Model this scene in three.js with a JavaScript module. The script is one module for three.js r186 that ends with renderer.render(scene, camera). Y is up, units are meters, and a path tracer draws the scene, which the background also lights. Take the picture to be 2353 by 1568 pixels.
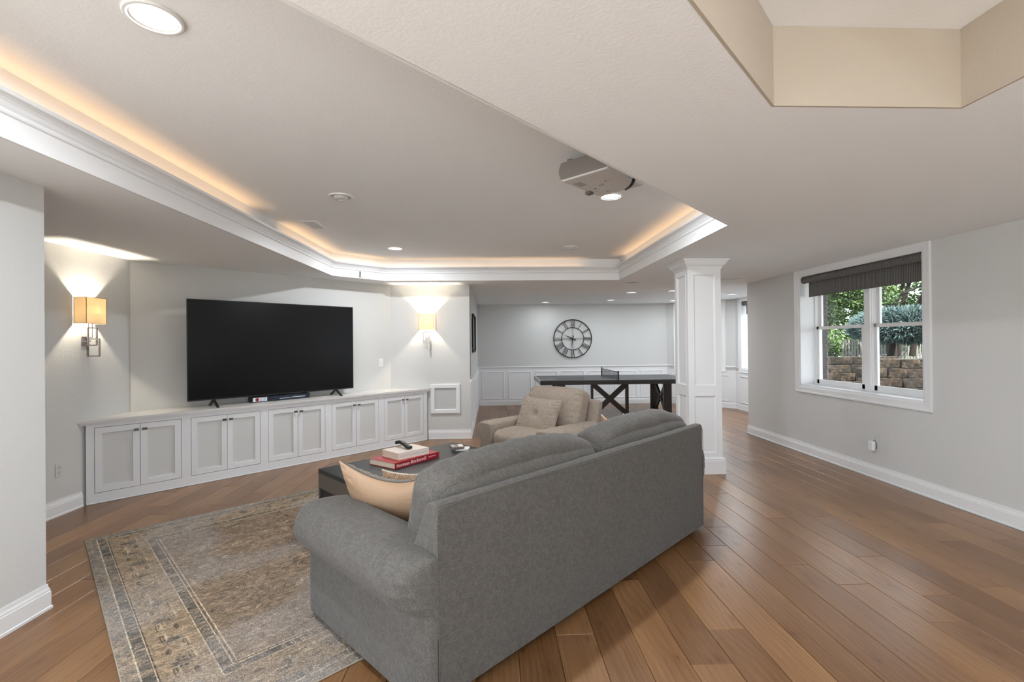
import * as THREE from 'three';
import { RoundedBoxGeometry } from 'three/addons/geometries/RoundedBoxGeometry.js';
import { mergeGeometries } from 'three/addons/utils/BufferGeometryUtils.js';
import { RectAreaLightUniformsLib } from 'three/addons/lights/RectAreaLightUniformsLib.js';

// ---------------------------------------------------------------- camera, sky, sun, exposure
// Plan coordinates used below: x to the right, d forward from the camera (three's z is -d), y up, metres.
const W = 2353, HH = 1568;
const scene = new THREE.Scene();
const camera = new THREE.PerspectiveCamera(2 * Math.atan(784 / 1098) * 180 / Math.PI, W / HH, 0.05, 300);
camera.rotation.order = 'YXZ';
camera.position.set(0, 1.512, 0);
camera.rotation.set(0.0037, -0.0399, -0.0096);
const renderer = new THREE.WebGLRenderer({ antialias: true });
renderer.toneMapping = THREE.LinearToneMapping;
renderer.toneMappingExposure = 1.3;
renderer.shadowMap.enabled = true;
RectAreaLightUniformsLib.init();
scene.background = new THREE.Color().setRGB(3.05, 3.35, 3.7);
const sun = new THREE.DirectionalLight(new THREE.Color(1, 0.96, 0.9), 17);
sun.position.set(8 + 3, 0.5 + 16, -9 + 11); sun.target.position.set(8, 0.5, -9);
sun.castShadow = true;
Object.assign(sun.shadow.camera, { left: -16, right: 16, top: 16, bottom: -16, near: 0.5, far: 60 });
scene.add(sun, sun.target);
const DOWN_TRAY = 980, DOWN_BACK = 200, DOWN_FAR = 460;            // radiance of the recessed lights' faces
const DOWN_C = new THREE.Color(0.93, 0.99, 1.04);
const UP_I = 220;              // the added uplights behind the photographer
const COVE_I = 10, COVE_C = new THREE.Color(1, 0.58, 0.27);
const BULB_I = 2.2, BULB_C = new THREE.Color(1, 0.88, 0.7);

// ---------------------------------------------------------------- small tools
const used = {};
const numbered = (n) => { const k = used[n] = (used[n] ?? -1) + 1; return k ? `${n}_${String(k).padStart(3, '0')}` : n; };
let seed = 7;
const rnd = () => { seed = (seed + 0x6d2b79f5) | 0; let t = Math.imul(seed ^ (seed >>> 15), 1 | seed); t = (t + Math.imul(t ^ (t >>> 7), 61 | t)) ^ t; return ((t ^ (t >>> 14)) >>> 0) / 4294967296; };
const rr = (a, b) => a + (b - a) * rnd();
const cl = (x, a, b) => Math.min(b, Math.max(a, x));
const ss = (a, b, x) => { const t = cl((x - a) / (b - a), 0, 1); return t * t * (3 - 2 * t); };
const ni = (g) => { const q = g.index ? g.toNonIndexed() : g; for (const k of Object.keys(q.attributes)) if (!['position', 'normal', 'uv'].includes(k)) q.deleteAttribute(k); if (!q.attributes.uv) q.setAttribute('uv', new THREE.BufferAttribute(new Float32Array(q.attributes.position.count * 2), 2)); return q; };
function boxUV(g, su = 1, sv = su) {            // uv in metres from the flat side each triangle faces
  const p = g.attributes.position, uv = new Float32Array(p.count * 2), A = new THREE.Vector3(), B = new THREE.Vector3(), C = new THREE.Vector3(), n = new THREE.Vector3();
  for (let i = 0; i < p.count; i += 3) {
    A.fromBufferAttribute(p, i); B.fromBufferAttribute(p, i + 1); C.fromBufferAttribute(p, i + 2);
    n.subVectors(B, A).cross(C.clone().sub(A));
    const ax = Math.abs(n.x), ay = Math.abs(n.y), az = Math.abs(n.z);
    for (let k = 0; k < 3; k++) {
      const x = p.getX(i + k), y = p.getY(i + k), z = p.getZ(i + k);
      const [u, v] = ay >= ax && ay >= az ? [x, z] : ax >= az ? [z, y] : [x, y];
      uv[2 * (i + k)] = u * su; uv[2 * (i + k) + 1] = v * sv;
    }
  }
  g.setAttribute('uv', new THREE.BufferAttribute(uv, 2));
  return g;
}
const merge = (list) => { const g = mergeGeometries(list.map(ni)); return boxUV(g); };
const bx = (x0, x1, y0, y1, d0, d1) => { const g = new THREE.BoxGeometry(Math.abs(x1 - x0), Math.abs(y1 - y0), Math.abs(d1 - d0)); g.translate((x0 + x1) / 2, (y0 + y1) / 2, -(d0 + d1) / 2); return g; };
const lb = (x0, x1, y0, y1, z0, z1) => { const g = new THREE.BoxGeometry(Math.abs(x1 - x0), Math.abs(y1 - y0), Math.abs(z1 - z0)); g.translate((x0 + x1) / 2, (y0 + y1) / 2, (z0 + z1) / 2); return g; };   // in a thing's own axes
const rb = (x0, x1, y0, y1, z0, z1, r = 0.004, s = 2) => { const g = new RoundedBoxGeometry(Math.abs(x1 - x0), Math.abs(y1 - y0), Math.abs(z1 - z0), s, r); g.translate((x0 + x1) / 2, (y0 + y1) / 2, (z0 + z1) / 2); return g; };
const cyl = (r0, r1, h, n = 24, open = false) => new THREE.CylinderGeometry(r0, r1, h, n, 1, open);
function bar(a, b, w, h = w) {                  // a straight bar of rectangular section between two points
  const A = new THREE.Vector3(...a), B = new THREE.Vector3(...b), L = A.distanceTo(B), g = new THREE.BoxGeometry(w, h, L);
  const m = new THREE.Matrix4().lookAt(A, B, Math.abs(B.y - A.y) > 0.99 * L ? new THREE.Vector3(0, 0, 1) : new THREE.Vector3(0, 1, 0));
  g.applyMatrix4(m); g.translate((A.x + B.x) / 2, (A.y + B.y) / 2, (A.z + B.z) / 2); return g;
}
const tube = (pts, r, n = 40, k = 8) => new THREE.TubeGeometry(new THREE.CatmullRomCurve3(pts.map((p) => new THREE.Vector3(...p))), n, r, k, false);
function sweep(profile, path, closed = false, map = (a, h, b) => [a, h, -b]) {   // profile [offset to the left of the path, height]
  const n = path.length, dir = [], pts = [], pos = [];
  for (let i = 0; i < n; i++) { const p = path[i], q = path[(i + 1) % n], l = Math.hypot(q[0] - p[0], q[1] - p[1]); dir.push([(q[0] - p[0]) / l, (q[1] - p[1]) / l]); }
  for (let i = 0; i < n; i++) {
    const a = closed || i > 0 ? dir[(i - 1 + n) % n] : dir[i], b = closed || i < n - 1 ? dir[i] : dir[i - 1];
    const na = [-a[1], a[0]], nb = [-b[1], b[0]], k = 1 / (1 + na[0] * nb[0] + na[1] * nb[1]);
    const m = [(na[0] + nb[0]) * k, (na[1] + nb[1]) * k];
    pts.push(profile.map(([o, h]) => map(path[i][0] + m[0] * o, h, path[i][1] + m[1] * o)));
  }
  const P = profile.length, tri = (a, b, c) => pos.push(...a, ...b, ...c);
  for (let i = 0; i < (closed ? n : n - 1); i++) for (let k = 0; k < P; k++) {
    const a = pts[i][k], b = pts[i][(k + 1) % P], c = pts[(i + 1) % n][(k + 1) % P], e = pts[(i + 1) % n][k];
    tri(a, b, c); tri(a, c, e);
  }
  if (!closed) for (const i of [0, n - 1]) for (const [a, b, c] of THREE.ShapeUtils.triangulateShape(profile.map((q) => new THREE.Vector2(...q)), [])) tri(pts[i][a], pts[i][b], pts[i][c]);
  const g = new THREE.BufferGeometry(); g.setAttribute('position', new THREE.Float32BufferAttribute(pos, 3)); g.computeVertexNormals(); return boxUV(g);
}
const ring = (w, h, profile, cx = 0, cy = 0) => sweep(profile, [[cx + w / 2, cy - h / 2], [cx - w / 2, cy - h / 2], [cx - w / 2, cy + h / 2], [cx + w / 2, cy + h / 2]], true, (a, z, b) => [a, b, z]);   // a moulding outside a w x h rectangle, in the x-y plane, z outwards
function prism(pts, y0, y1) {                   // a plan polygon [x, d] between two heights
  const s = new THREE.Shape(pts.map(([x, d]) => new THREE.Vector2(x, d)));
  const g = new THREE.ExtrudeGeometry(s, { depth: y1 - y0, bevelEnabled: false }); g.rotateX(-Math.PI / 2); g.translate(0, y0, 0); return ni(g);
}
function smoothNormals(g, tol = 1e4) {
  const p = g.attributes.position, n = g.attributes.normal ?? (g.computeVertexNormals(), g.attributes.normal), acc = new Map();
  const A = new THREE.Vector3(), B = new THREE.Vector3(), C = new THREE.Vector3(), key = (i) => `${Math.round(p.getX(i) * tol)},${Math.round(p.getY(i) * tol)},${Math.round(p.getZ(i) * tol)}`;
  for (let i = 0; i < p.count; i += 3) {
    A.fromBufferAttribute(p, i); B.fromBufferAttribute(p, i + 1); C.fromBufferAttribute(p, i + 2); B.sub(A); C.sub(A); B.cross(C);
    for (let k = 0; k < 3; k++) { const q = key(i + k), a = acc.get(q); if (a) a.add(B); else acc.set(q, B.clone()); }
  }
  for (let i = 0; i < p.count; i++) { const a = acc.get(key(i)); A.copy(a).normalize(); n.setXYZ(i, A.x, A.y, A.z); }
  return g;
}
function softBox(w, h, d, r, { bulge = [0, 0, 0], seg = 26, move = null } = {}) {   // an upholstered block with round edges and bulging sides
  const g = ni(new THREE.BoxGeometry(2, 2, 2, seg, seg, seg)), p = g.attributes.position, H = [w / 2, h / 2, d / 2], v = new THREE.Vector3();
  for (let i = 0; i < p.count; i++) {
    const q = [p.getX(i), p.getY(i), p.getZ(i)].map((t) => Math.sin(t * Math.PI / 2));
    const s = q.map((t, k) => t * H[k]), c = s.map((t, k) => cl(t, -H[k] + r, H[k] - r)), o = s.map((t, k) => t - c[k]), l = Math.hypot(...o) || 1;
    const e = s.map((t, k) => c[k] + (l > 1e-9 ? o[k] / l * Math.min(r, Math.max(...o.map(Math.abs))) : 0));
    for (let k = 0; k < 3; k++) { const a = q[(k + 1) % 3], b = q[(k + 2) % 3]; e[k] += bulge[k] * q[k] * (1 - a * a) * (1 - b * b); }
    v.set(...e); if (move) move(v, q); p.setXYZ(i, v.x, v.y, v.z);
  }
  boxUV(g); return smoothNormals(g);
}
function pillowGeo(w, h, t, { dent = 0.1, n = 40, button = 0, pucker = 0.006, freq = 26, lean = null, sag = 0 } = {}) {   // returns [front, back] halves, z outwards
  const half = (s) => {
    const pos = [], uv = [], idx = [];
    for (let j = 0; j <= n; j++) for (let i = 0; i <= n; i++) {
      const a = Math.sin((i / n * 2 - 1) * Math.PI / 2), b = Math.sin((j / n * 2 - 1) * Math.PI / 2);
      let x = w / 2 * a * (1 - dent * (1 - b * b) * a * a), y = h / 2 * b * (1 - dent * (1 - a * a) * b * b);
      if (sag) y -= sag * (1 - a * a) * (b + 1) / 2;
      const ed = Math.max(Math.abs(a), Math.abs(b));
      let z = t / 2 * Math.pow(Math.max(0, (1 - a * a) * (1 - b * b)), 0.42);
      z += pucker * ss(1, 0.9, ed) * ss(0.35, 0.85, ed) * (Math.sin(freq * (Math.abs(a) > Math.abs(b) ? b : a) * 1.3 + 3 * s) + 0.6 * Math.sin(freq * 2.3 * (Math.abs(a) > Math.abs(b) ? b : a)));
      if (button) { const R = Math.hypot(a * w, b * h) / 2; z -= button * Math.exp(-((R / 0.035) ** 2)) + button * 0.35 * Math.exp(-((R / 0.1) ** 2)); }
      if (ed > 0.9999) z = 0;
      const q = [x, y, s * z]; if (lean) lean(q); pos.push(...q); uv.push(x, y);
    }
    for (let j = 0; j < n; j++) for (let i = 0; i < n; i++) { const k = j * (n + 1) + i; if (s > 0) idx.push(k, k + 1, k + n + 2, k, k + n + 2, k + n + 1); else idx.push(k, k + n + 2, k + 1, k, k + n + 1, k + n + 2); }
    const g = new THREE.BufferGeometry(); g.setAttribute('position', new THREE.Float32BufferAttribute(pos, 3)); g.setAttribute('uv', new THREE.Float32BufferAttribute(uv, 2)); g.setIndex(idx); g.computeVertexNormals(); return g;
  };
  const rim = []; for (let i = 0; i < 80; i++) { const t4 = i / 20, e = Math.floor(t4), f = Math.sin(((t4 - e) * 2 - 1) * Math.PI / 2); const [a, b] = e === 0 ? [f, -1] : e === 1 ? [1, f] : e === 2 ? [-f, 1] : [-1, -f]; let x = w / 2 * a * (1 - dent * (1 - b * b) * a * a), y = h / 2 * b * (1 - dent * (1 - a * a) * b * b); if (sag) y -= sag * (1 - a * a) * (b + 1) / 2; const q = [x, y, 0]; if (lean) lean(q); rim.push(new THREE.Vector3(...q)); }
  const piping = new THREE.TubeGeometry(new THREE.CatmullRomCurve3(rim, true), 160, 0.005, 6, true);
  return [half(1), half(-1), piping];
}
function mesh(name, geo, mat, parent) {
  const m = new THREE.Mesh(Array.isArray(geo) ? merge(geo) : geo, mat);
  m.name = parent && parent !== scene ? name : numbered(name); m.castShadow = m.receiveShadow = true; (parent ?? scene).add(m); return m;
}
const tag = (o, label, category, group) => { o.userData.label = label; o.userData.category = category; if (group) o.userData.group = group; return o; };
const kind = (o, k) => { o.userData.kind = k; return o; };
const struct = (name, geo, mat) => kind(mesh(name, geo, mat), 'structure');
function thing(name, label, category, [x, y, d] = [0, 0, 0], turn = 0, group) { const o = new THREE.Group(); o.name = numbered(name); o.position.set(x, y, -d); o.rotation.y = turn; scene.add(o); return label ? tag(o, label, category, group) : o; }
function structGroup(name, [x, y, d] = [0, 0, 0], turn = 0) { return kind(thing(name, null, null, [x, y, d], turn), 'structure'); }

// ---------------------------------------------------------------- noise and textures
function makeNoise(s0) {
  let s = s0; const r = () => { s = (s * 1664525 + 1013904223) >>> 0; return s / 4294967296; };
  const T = new Float32Array(65536); for (let i = 0; i < 65536; i++) T[i] = r();
  return (x, y, px, py) => {          // value noise that repeats after px, py cells
    const xi = Math.floor(x), yi = Math.floor(y), fx = x - xi, fy = y - yi, u = fx * fx * (3 - 2 * fx), v = fy * fy * (3 - 2 * fy);
    const x0 = ((xi % px) + px) % px, x1 = (x0 + 1) % px, y0 = ((yi % py) + py) % py, y1 = (y0 + 1) % py;
    const h = (a, b) => T[(a * 73 + b * 1291 + ((a * b) & 255) * 17) & 65535];
    return (h(x0, y0) * (1 - u) + h(x1, y0) * u) * (1 - v) + (h(x0, y1) * (1 - u) + h(x1, y1) * u) * v;
  };
}
function dataTex(w, h, f, { srgb = true, gray = false } = {}) {
  const a = new Uint8Array(w * h * 4);
  for (let y = 0; y < h; y++) for (let x = 0; x < w; x++) { const c = f(x, y), i = 4 * (y * w + x); if (gray) a[i] = a[i + 1] = a[i + 2] = cl(c, 0, 1) * 255; else { a[i] = cl(c[0], 0, 1) * 255; a[i + 1] = cl(c[1], 0, 1) * 255; a[i + 2] = cl(c[2], 0, 1) * 255; } a[i + 3] = 255; }
  const t = new THREE.DataTexture(a, w, h, THREE.RGBAFormat); t.wrapS = t.wrapT = THREE.RepeatWrapping; t.magFilter = THREE.LinearFilter; t.minFilter = THREE.LinearFilter; if (srgb) t.colorSpace = THREE.SRGBColorSpace; t.needsUpdate = true; return t;
}
const rep = (t, u, v = u) => { t.repeat.set(1 / u, 1 / v); return t; };
function canvasTex(w, h, draw) { const c = document.createElement('canvas'); c.width = w; c.height = h; draw(c.getContext('2d'), w, h); const t = new THREE.CanvasTexture(c); t.colorSpace = THREE.SRGBColorSpace; t.magFilter = THREE.LinearFilter; return t; }
const N1 = makeNoise(11), N2 = makeNoise(23), N3 = makeNoise(57);

// oak boards: grain runs along v; one repeat is 0.8 m across and 2.6 m along
function woodTex(seedN, dark = 1) {
  const w = 1024, h = 2048, N = makeNoise(seedN), M = makeNoise(seedN + 5), knots = [];
  let s = seedN; const r = () => { s = (s * 1664525 + 1013904223) >>> 0; return s / 4294967296; };
  for (let i = 0; i < 26; i++) knots.push([r(), r(), 0.004 + 0.011 * r() * r(), 0.6 + 0.4 * r()]);
  return dataTex(w, h, (px, py) => {
    const x = px / w, y = py / h; let kd = 0, warp = 0, X = x * 0.8, Y = y * 2.6;
    for (const [kx, ky, kr, ks] of knots) {
      let dx = X - kx * 0.8, dy = Y - ky * 2.6; dx -= Math.round(dx / 0.8) * 0.8; dy -= Math.round(dy / 2.6) * 2.6;
      const q = Math.hypot(dx, dy * 0.42); if (q < 0.09) { warp += 0.03 * ks * Math.exp(-((q / (kr * 2.6)) ** 2)) * Math.sign(dx || 1) + 0.0; kd = Math.max(kd, ks * Math.exp(-((q / kr) ** 2 * 1.6)), 0.33 * ks * Math.exp(-((q / (kr * 3.2)) ** 2))); }
    }
    const wob = N(x * 5, y * 4, 5, 4) * 0.12 + M(x * 12, y * 9, 12, 9) * 0.03;
    const band = X + wob + warp, rings = 0.5 + 0.5 * Math.sin(band * 165 + 5 * M(x * 3, y * 5, 3, 5));
    const fine = N(x * 210, y * 12, 210, 12), fib = M(x * 420, y * 40, 420, 40), pore = N(x * 330 + 9, y * 70, 330, 70);
    let g = 0.54 + 0.07 * (rings - 0.5) * (0.4 + M(x * 6, y * 3, 6, 3)) + 0.17 * (fine - 0.5) + 0.1 * (fib - 0.5) + 0.22 * (N(x * 4 + 2, y * 5, 4, 5) - 0.5);
    if (pore > 0.76) g -= 0.5 * (pore - 0.76);
    g = g * (1 - 0.78 * Math.min(1, kd));
    return [0.365 + 0.46 * g, (0.225 + 0.43 * g), (0.115 + 0.37 * g)].map((c) => c * dark);
  });
}
const woodA = woodTex(101), woodB = woodTex(733);
const woodBump = dataTex(1024, 1024, (x, y) => 0.5 + 0.5 * (N1(x / 1024 * 220, y / 1024 * 10, 220, 10) - 0.5) + 0.3 * (N2(x / 1024 * 420, y / 1024 * 30, 420, 30) - 0.5), { srgb: false, gray: true });
const plaster = rep(dataTex(512, 512, (x, y) => 0.5 + 0.6 * (N1(x / 8, y / 8, 64, 64) - 0.5) + 0.4 * (N2(x / 3.2, y / 3.2, 160, 160) - 0.5), { srgb: false, gray: true }), 0.7);
const weave = (k) => rep(dataTex(512, 512, (x, y) => { const a = N1(x / 1.0, y / 4, 512, 128), b = N2(x / 4, y / 1.0, 128, 512), c = N3(x / 30, y / 30, 17, 17), v = 0.62 + k * (a + b - 1) + 0.06 * (c - 0.5); return [v, v, v]; }), 0.3);
const weaveTex = weave(0.26), softTex = weave(0.16);
const weaveBump = rep(dataTex(512, 512, (x, y) => 0.5 * N1(x / 1.6, y / 4, 320, 128) + 0.5 * N2(x / 4, y / 1.6, 128, 320), { srgb: false, gray: true }), 0.3);

// ---------------------------------------------------------------- materials
const C = (r, g, b) => new THREE.Color().setRGB(r, g, b);
const std = (o) => new THREE.MeshStandardMaterial({ side: THREE.DoubleSide, ...o });
const phys = (o) => new THREE.MeshPhysicalMaterial({ side: THREE.DoubleSide, ...o });
const M = {
  wall: std({ color: C(0.63, 0.625, 0.61), roughness: 0.85, bumpMap: plaster, bumpScale: 0.0006 }),
  ceil: std({ color: C(0.875, 0.885, 0.89), roughness: 0.9, bumpMap: plaster, bumpScale: 0.0005 }),
  beige: std({ color: C(0.46, 0.395, 0.32), roughness: 0.85, bumpMap: plaster, bumpScale: 0.0006 }),
  trim: std({ color: C(0.80, 0.80, 0.805), roughness: 0.42 }),
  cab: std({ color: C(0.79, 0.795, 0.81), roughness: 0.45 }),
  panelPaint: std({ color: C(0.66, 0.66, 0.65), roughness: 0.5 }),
  vinyl: std({ color: C(0.85, 0.85, 0.85), roughness: 0.35 }),
  fitting: std({ color: C(0.82, 0.82, 0.81), roughness: 0.4 }),
  darkGap: std({ color: C(0.05, 0.05, 0.05), roughness: 0.9 }),
  glass: phys({ color: C(0.97, 0.985, 0.975), transmission: 1, thickness: 0, roughness: 0, ior: 1.5 }),
  black: std({ color: C(0.012, 0.012, 0.013), roughness: 0.4 }),
  screen: phys({ color: C(0.006, 0.006, 0.0065), roughness: 0.25, specularIntensity: 0.5 }),
  nickel: std({ color: C(0.40, 0.36, 0.34), roughness: 0.14, metalness: 1 }),
  pull: std({ color: C(0.28, 0.26, 0.25), roughness: 0.3, metalness: 1 }),
  iron: std({ color: C(0.035, 0.03, 0.027), roughness: 0.55, metalness: 0.3 }),
  espresso: std({ color: C(0.018, 0.013, 0.012), roughness: 0.38 }),
  tableTop: std({ color: C(0.03, 0.031, 0.034), roughness: 0.36 }),
  line: std({ color: C(0.7, 0.7, 0.7), roughness: 0.5 }),
  sofa: phys({ color: C(0.325, 0.302, 0.278), map: weaveTex, roughness: 0.95, sheen: 0.55, sheenRoughness: 0.5, sheenColor: C(0.5, 0.5, 0.52), bumpMap: weaveBump, bumpScale: 0.0012 }),
  chair: phys({ color: C(0.92, 0.74, 0.60), map: softTex, roughness: 0.9, sheen: 0.5, sheenRoughness: 0.45, sheenColor: C(0.7, 0.62, 0.55), bumpMap: weaveBump, bumpScale: 0.0006 }),
  satin: phys({ color: C(0.40, 0.26, 0.165), roughness: 0.5, sheen: 0.6, sheenRoughness: 0.35, sheenColor: C(0.85, 0.6, 0.4) }),
  boucle: std({ color: C(0.75, 0.66, 0.56), map: weaveTex, roughness: 1, bumpMap: weaveBump, bumpScale: 0.004 }),
  cream: std({ color: C(0.66, 0.58, 0.48), roughness: 0.9 }),
  shade: phys({ color: C(0.93, 0.82, 0.62), roughness: 1, transmission: 0.6, thickness: 0 }),
  bulb: std({ color: C(0.9, 0.9, 0.88), emissive: C(1, 0.82, 0.55), emissiveIntensity: 6 }),
  lampFace: std({ color: C(0.9, 0.9, 0.9), emissive: C(1, 0.97, 0.92), emissiveIntensity: 1.6 }),
  led: std({ color: C(0.9, 0.85, 0.7), emissive: C(1, 0.6, 0.28), emissiveIntensity: 2 }),
  offFace: std({ color: C(0.6, 0.6, 0.6), roughness: 0.35 }),
  grille: std({ color: C(0.55, 0.55, 0.54), roughness: 0.8 }),
  counter: std({ color: C(0.70, 0.68, 0.655), roughness: 0.28 }),
  projector: std({ color: C(0.62, 0.60, 0.58), roughness: 0.5 }),
  projectorSide: std({ color: C(0.20, 0.175, 0.165), roughness: 0.4 }),
};

// ---------------------------------------------------------------- room shell
const H = 2.44, T = 2.755;      // soffit and tray ceiling heights
const XR = 4.144, DR = 7.62, XL = -3.906, DS = 7.6085, DF = 11.569, XB = 5.40;
// wall between two plan points, interior on the left of p -> q; openings [t0, t1, y0, y1] along it
function wallGeo(p, q, th, openings = [], ext0 = 0, ext1 = 0, y1 = H + 0.01) {
  const L = Math.hypot(q[0] - p[0], q[1] - p[1]), e = [(q[0] - p[0]) / L, (q[1] - p[1]) / L], out = [e[1], -e[0]], parts = [];
  const slab = (t0, t1, a, b) => { if (t1 - t0 > 1e-4 && b - a > 1e-4) { const g = new THREE.BoxGeometry(t1 - t0, b - a, th); g.translate((t0 + t1) / 2, (a + b) / 2, th / 2); parts.push(g); } };
  let t = -ext0;
  for (const [t0, t1, a, b] of openings) { slab(t, t0, -0.1, y1); slab(t0, t1, -0.1, a); slab(t0, t1, b, y1); t = t1; }
  slab(t, L + ext1, -0.1, y1);
  const g = mergeGeometries(parts.map(ni));
  g.applyMatrix4(new THREE.Matrix4().makeBasis(new THREE.Vector3(e[0], 0, -e[1]), new THREE.Vector3(0, 1, 0), new THREE.Vector3(out[0], 0, -out[1])).setPosition(p[0], 0, -p[1]));
  g.computeVertexNormals();
  return boxUV(g);
}
const DB = -2.6;                // the wall behind the camera
const WIN = { d0: 4.44, d1: 6.285, y0: 0.905, y1: 2.365 };
struct('wall_right', wallGeo([XR, DB], [XR, DR], 0.3, [[WIN.d0 - DB, WIN.d1 - DB, WIN.y0, WIN.y1]], 0.3, 0), M.wall);
struct('wall_bay_side', wallGeo([XR + 0.001, DR], [4.95, DR], 0.3, [], 0, 0.1), M.wall);
struct('wall_bay_chamfer', wallGeo([4.95, DR], [XB, 8.07], 0.3, [], 0.1, 0.1), M.wall);
const W3 = { d0: 8.25, d1: 10.19 }, W2 = { t0: 0.303, t1: 1.331 };
struct('wall_bay', wallGeo([XB, 8.07], [XB, 10.43], 0.3, [[W3.d0 - 8.07, W3.d1 - 8.07, WIN.y0, WIN.y1]], 0.1, 0.2), M.wall);
struct('wall_bay_corner', wallGeo([XB, 10.43], [4.26, DF], 0.3, [[W2.t0, W2.t1, WIN.y0, WIN.y1]], 0.2, 0.2), M.wall);
struct('wall_far', wallGeo([4.26, DF], [-0.367, DF], 0.15, [], 0.2, 0.15), M.wall);
struct('wall_return', wallGeo([-0.367, DF], [-0.367, DS + 0.02], 0.14, [], 0, 0), M.wall);
struct('wall_narrow', wallGeo([-0.367, DS], [-1.612, DS], 0.15, [], 0, 0.15), M.wall);
struct('wall_television', wallGeo([-1.612, DS], [XL, 5.314], 0.15, [], 0.15, 0.15), M.wall);
struct('wall_recess', wallGeo([XL, 5.314], [XL, 2.866], 0.15, [], 0.15, 0.15), M.wall);
struct('wall_left', wallGeo([-2.587, 2.866], [-2.587, DB], 0.3, [[1.166, 5.166, 0, 2.2]], 0, 0.2), M.wall);
struct('wall_recess_end', wallGeo([XL, 2.866], [-2.59, 2.866], 0.15, [], 0.15, 0), M.wall);
struct('wall_back', wallGeo([-2.587, DB], [XR, DB], 0.2, [[0.3, 5.1, 0.0, 2.2]], 0.2, 0.3), M.wall);
{ // unseen, placed to let daylight in: wide glazed doors to the patio, behind the camera
  const glazed = (name, x, d, turn, w, n) => {
    const g = structGroup(name, [x, 0, d], turn), l = w / n;
    for (let k = 0; k < n; k++) { const x0 = -w / 2 + l * k, x1 = x0 + l; mesh('leaf_frame', [lb(x0, x0 + 0.06, 0, 2.2, -0.03, 0.03), lb(x1 - 0.06, x1, 0, 2.2, -0.03, 0.03), lb(x0 + 0.06, x1 - 0.06, 0, 0.1, -0.03, 0.03), lb(x0 + 0.06, x1 - 0.06, 2.12, 2.2, -0.03, 0.03)], M.vinyl, g); const p = new THREE.PlaneGeometry(l - 0.11, 2.03); p.translate((x0 + x1) / 2, 1.11, 0); mesh('pane', ni(p), M.glass, g).castShadow = false; }
  };
  glazed('door_1', -2.587 + 2.7, DB - 0.1, 0, 4.8, 3);
  glazed('door_2', -2.587 - 0.15, -0.3, Math.PI / 2, 4.0, 3);  // out of view beside the camera, placed to light the window wall
  const conc = std({ color: C(0.68, 0.67, 0.65), roughness: 0.9 });
  struct('unseen_patio', [bx(-16, 12, -0.2, -0.02, -24, DB - 0.21), bx(-16, -2.9, -0.2, -0.02, DB - 0.21, 2.7), bx(4.46, 12, -0.2, -0.02, DB - 0.21, 0.5)], conc);  // unseen pale ground, placed to bounce daylight up to the ceilings
  struct('added_shade_roof', [bx(-4.3, 4.5, 2.62, 2.8, DB - 1.4, DB - 0.41)], conc);  // added slab out of view, keeps the sun off the floor indoors
}

// ceilings: the soffit with its two openings, the upper ceiling above both
const TRAY = [[1.91, 3.763], [1.91, 7.105], [-1.58, 7.105], [-2.165, 6.53], [-2.165, -0.312]];
const OCT = [[1.893, -1.6], [1.893, 1.846], [1.115, 1.846], [-1.2, -0.469], [-1.2, -1.6]];
{
  const s = new THREE.Shape([[-4.3, DB - 0.4], [5.9, DB - 0.4], [5.9, 12], [-4.3, 12]].map((p) => new THREE.Vector2(...p)));
  for (const poly of [TRAY, OCT]) s.holes.push(new THREE.Path([...poly].reverse().map((p) => new THREE.Vector2(...p))));
  const g = new THREE.ExtrudeGeometry(s, { depth: T - H, bevelEnabled: false }); g.rotateX(-Math.PI / 2); g.translate(0, H, 0);
  struct('ceiling', [g], M.ceil);
  struct('ceiling', [bx(-4.3, 5.9, T, T + 0.15, DB - 0.4, 12)], M.ceil);
}
// crown moulding that hides the cove lights, around the tray
struct('trim_1', sweep([[-0.002, H], [0.014, H], [0.014, 2.545], [0.024, 2.549], [0.027, 2.556], [0.023, 2.563], [0.017, 2.566], [0.018, 2.573], [0.026, 2.582], [0.034, 2.596], [0.047, 2.608], [0.062, 2.615], [0.071, 2.617], [0.074, 2.62], [0.078, 2.636], [0.070, 2.638], [0.062, 2.625], [0.03, 2.606], [0.01, 2.585], [-0.002, 2.58]], TRAY, true), M.trim);
struct('trim_2', sweep([[-0.004, H - 0.001], [0.006, H - 0.001], [0.006, T - 0.001], [-0.004, T - 0.001]], OCT, true), M.beige);

// baseboards
const BASE = [[0, 0], [0.02, 0], [0.02, 0.014], [0.015, 0.018], [0.015, 0.1], [0.012, 0.104], [0.012, 0.113], [0.007, 0.125], [0.005, 0.145], [0, 0.145]];
struct('baseboard_right', sweep(BASE, [[XR, -0.28], [XR, DR], [4.9, DR]]), M.trim);
struct('baseboard_bay', sweep(BASE, [[4.97, DR + 0.02], [XB, 8.07], [XB, 10.43], [4.26, DF], [-0.34, DF]]), M.trim);
struct('baseboard_return', sweep(BASE, [[-0.367, DF - 0.022], [-0.367, DS], [-1.03, DS]]), M.trim);
struct('baseboard_left', sweep(BASE, [[XL, 4.69], [XL, 2.866], [-2.587, 2.866], [-2.587, 1.72]]), M.trim);

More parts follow.
